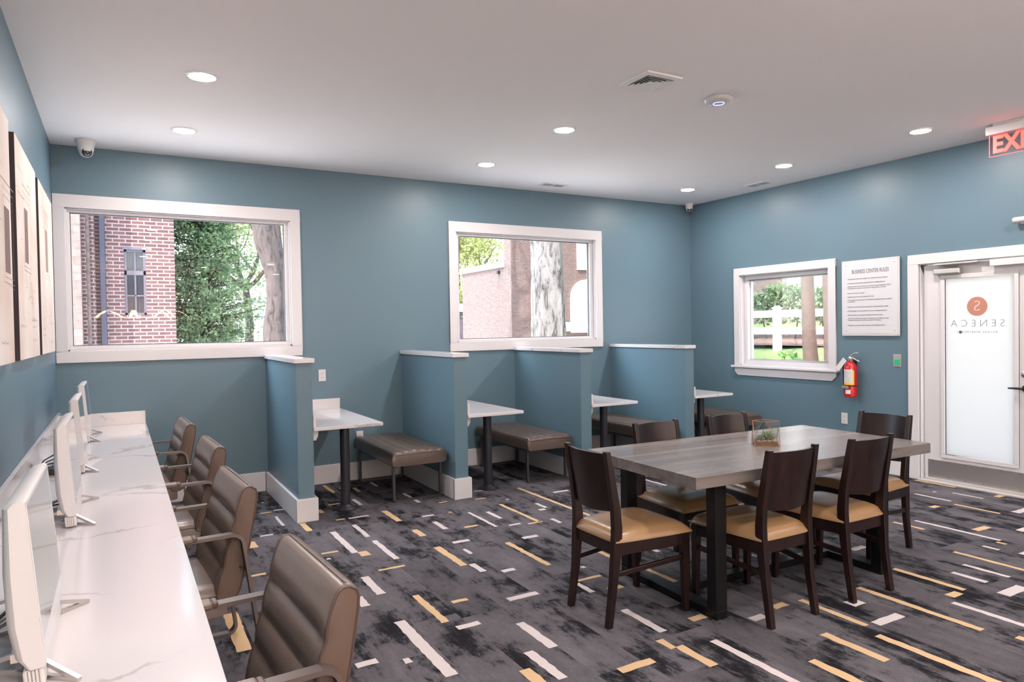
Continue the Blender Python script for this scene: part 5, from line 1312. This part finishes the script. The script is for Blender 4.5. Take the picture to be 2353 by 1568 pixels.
build('flood_light', MB().box(15.68, 21.2, 4.02, 15.80, 21.38, 4.16), M['black'], t, bevel=.02)
t = thing('garage', 'dark roofed garage at the lower left of the middle window view', 'building', (17.5, 32, 0))
build('wall', MB().box(16.6, 29.5, g0, 19.5, 36, 2.5), M['winframe'], t); build('roof', MB().box(16.4, 29.3, 2.5, 19.6, 36.2, 2.95), M['coping'], t)
# right window: fence, hedge, trunks, brick house
t = thing('rail_fence', 'white two-rail fence outside the small right window', 'fence', (12.5, 3, 1))
for y in (-1.8, .61, 3.02, 5.43, 7.84):
    b = MB(); b.box(12.435, y - .065, .85, 12.565, y + .065, 1.84); b.box(12.42, y - .08, 1.84, 12.58, y + .08, 1.865); b.prism([(12.44, 1.865), (12.56, 1.865), (12.5, 1.90)], 'y', y - .06, y + .06); build('post', b, M['fence'], t)
for z in (1.30, 1.655): build('rail', MB().box(12.475, -1.9, z, 12.525, 9.0, z + .15), M['fence'], t, bevel=.006)
t = thing('hedge', 'broad-leaved hedge behind the white fence', 'hedge', (13.9, 2, 1.2)); rq = random.Random(31)
lv, b = MB(), MB()
for k in range(7500):
    y = rq.uniform(-1.5, 8.5); x = 13.35 + abs(rq.gauss(0, .42)); zt = 2.30 + .10 * math.sin(y * 2.1) + .06 * math.sin(y * 5.3) - .10 * (x - 13.9) ** 2
    z = zt - abs(rq.gauss(0, .38)) if rq.random() < .8 else rq.uniform(1.55, zt)
    if z < 1.5: continue
    leaves(lv, [Vector((x, y, z))], .045, .085, rq, 0, 2.0)
for k in range(26):
    y = -1.4 + k * .38; b.tube([(13.7, y, 1.1), (13.75 + rq.uniform(-.2, .2), y + rq.uniform(-.2, .2), 2.1)], [.022, .008], 5)
build('foliage', lv, M['hedgeleaf'], t, weld=False); build('stems', b, M['trunkdark'], t)
def crape(path, rad, lb):
    t = thing('smooth_bark_tree', lb, 'tree', (path[0][0], path[0][1], .7), group=None); b = MB(); b.tube(path, rad, 16); rq = random.Random(3); tips = []
    tree_branches(b, path[-1], (0, .2, 1), 1.6, rad[-1] * .9, 3, rq, tips, .2, .5); build('trunk', b, M['trunkred'], t, smooth=True)
crape([(10, .305, .55), (10, .305, .9), (10, .335, 1.3), (10, .36, 2.2), (10, .37, 3.2)], [.125, .118, .105, .098, .09], 'smooth reddish trunk before the white fence, left and thicker one')
crape([(10, -.02, .55), (10, -.02, .9), (10, .0, 1.5), (10, .02, 2.3), (10, .03, 3.2)], [.080, .075, .062, .058, .05], 'smooth reddish trunk at the right edge of the small window, the thinner one')
rq = random.Random(40)
wd_ = [(9.9, 2.05, .72), (10.4, 1.9, .78), (10.9, 2.6, .82), (9.6, 1.2, .66), (11.2, 1.7, .88), (10.2, 2.9, .74), (9.7, 1.65, .68)]
for x, y, z in wd_:
    lv = MB()
    for k in range(26):
        a = rq.uniform(0, 2 * PI); L = rq.uniform(.06, .16); leaves(lv, [Vector((x + L * math.cos(a), y + L * math.sin(a), z + rq.uniform(.0, .10)))], .03, .06, rq, 0, 2.4)
    tag(build('weed_plant', lv, M['weed'], weld=False), 'low green weed growing on the sunlit grass bank', 'plant', 'weeds on the grass bank')
t = thing('brick_cottage', 'brick house with white trim behind the hedge outside the small window', 'building', (21, 8, 1))
build('wall', MB().box(20, 2.0, 1.2, 26, 22, 8), M['brickfar'], t); build('corner_board', MB().box(19.92, 8.25, 1.2, 20.0, 8.75, 8), M['coping'], t); build('window', MB().box(19.94, 7.3, 2.2, 20.0, 8.05, 6), M['daypane'], t)
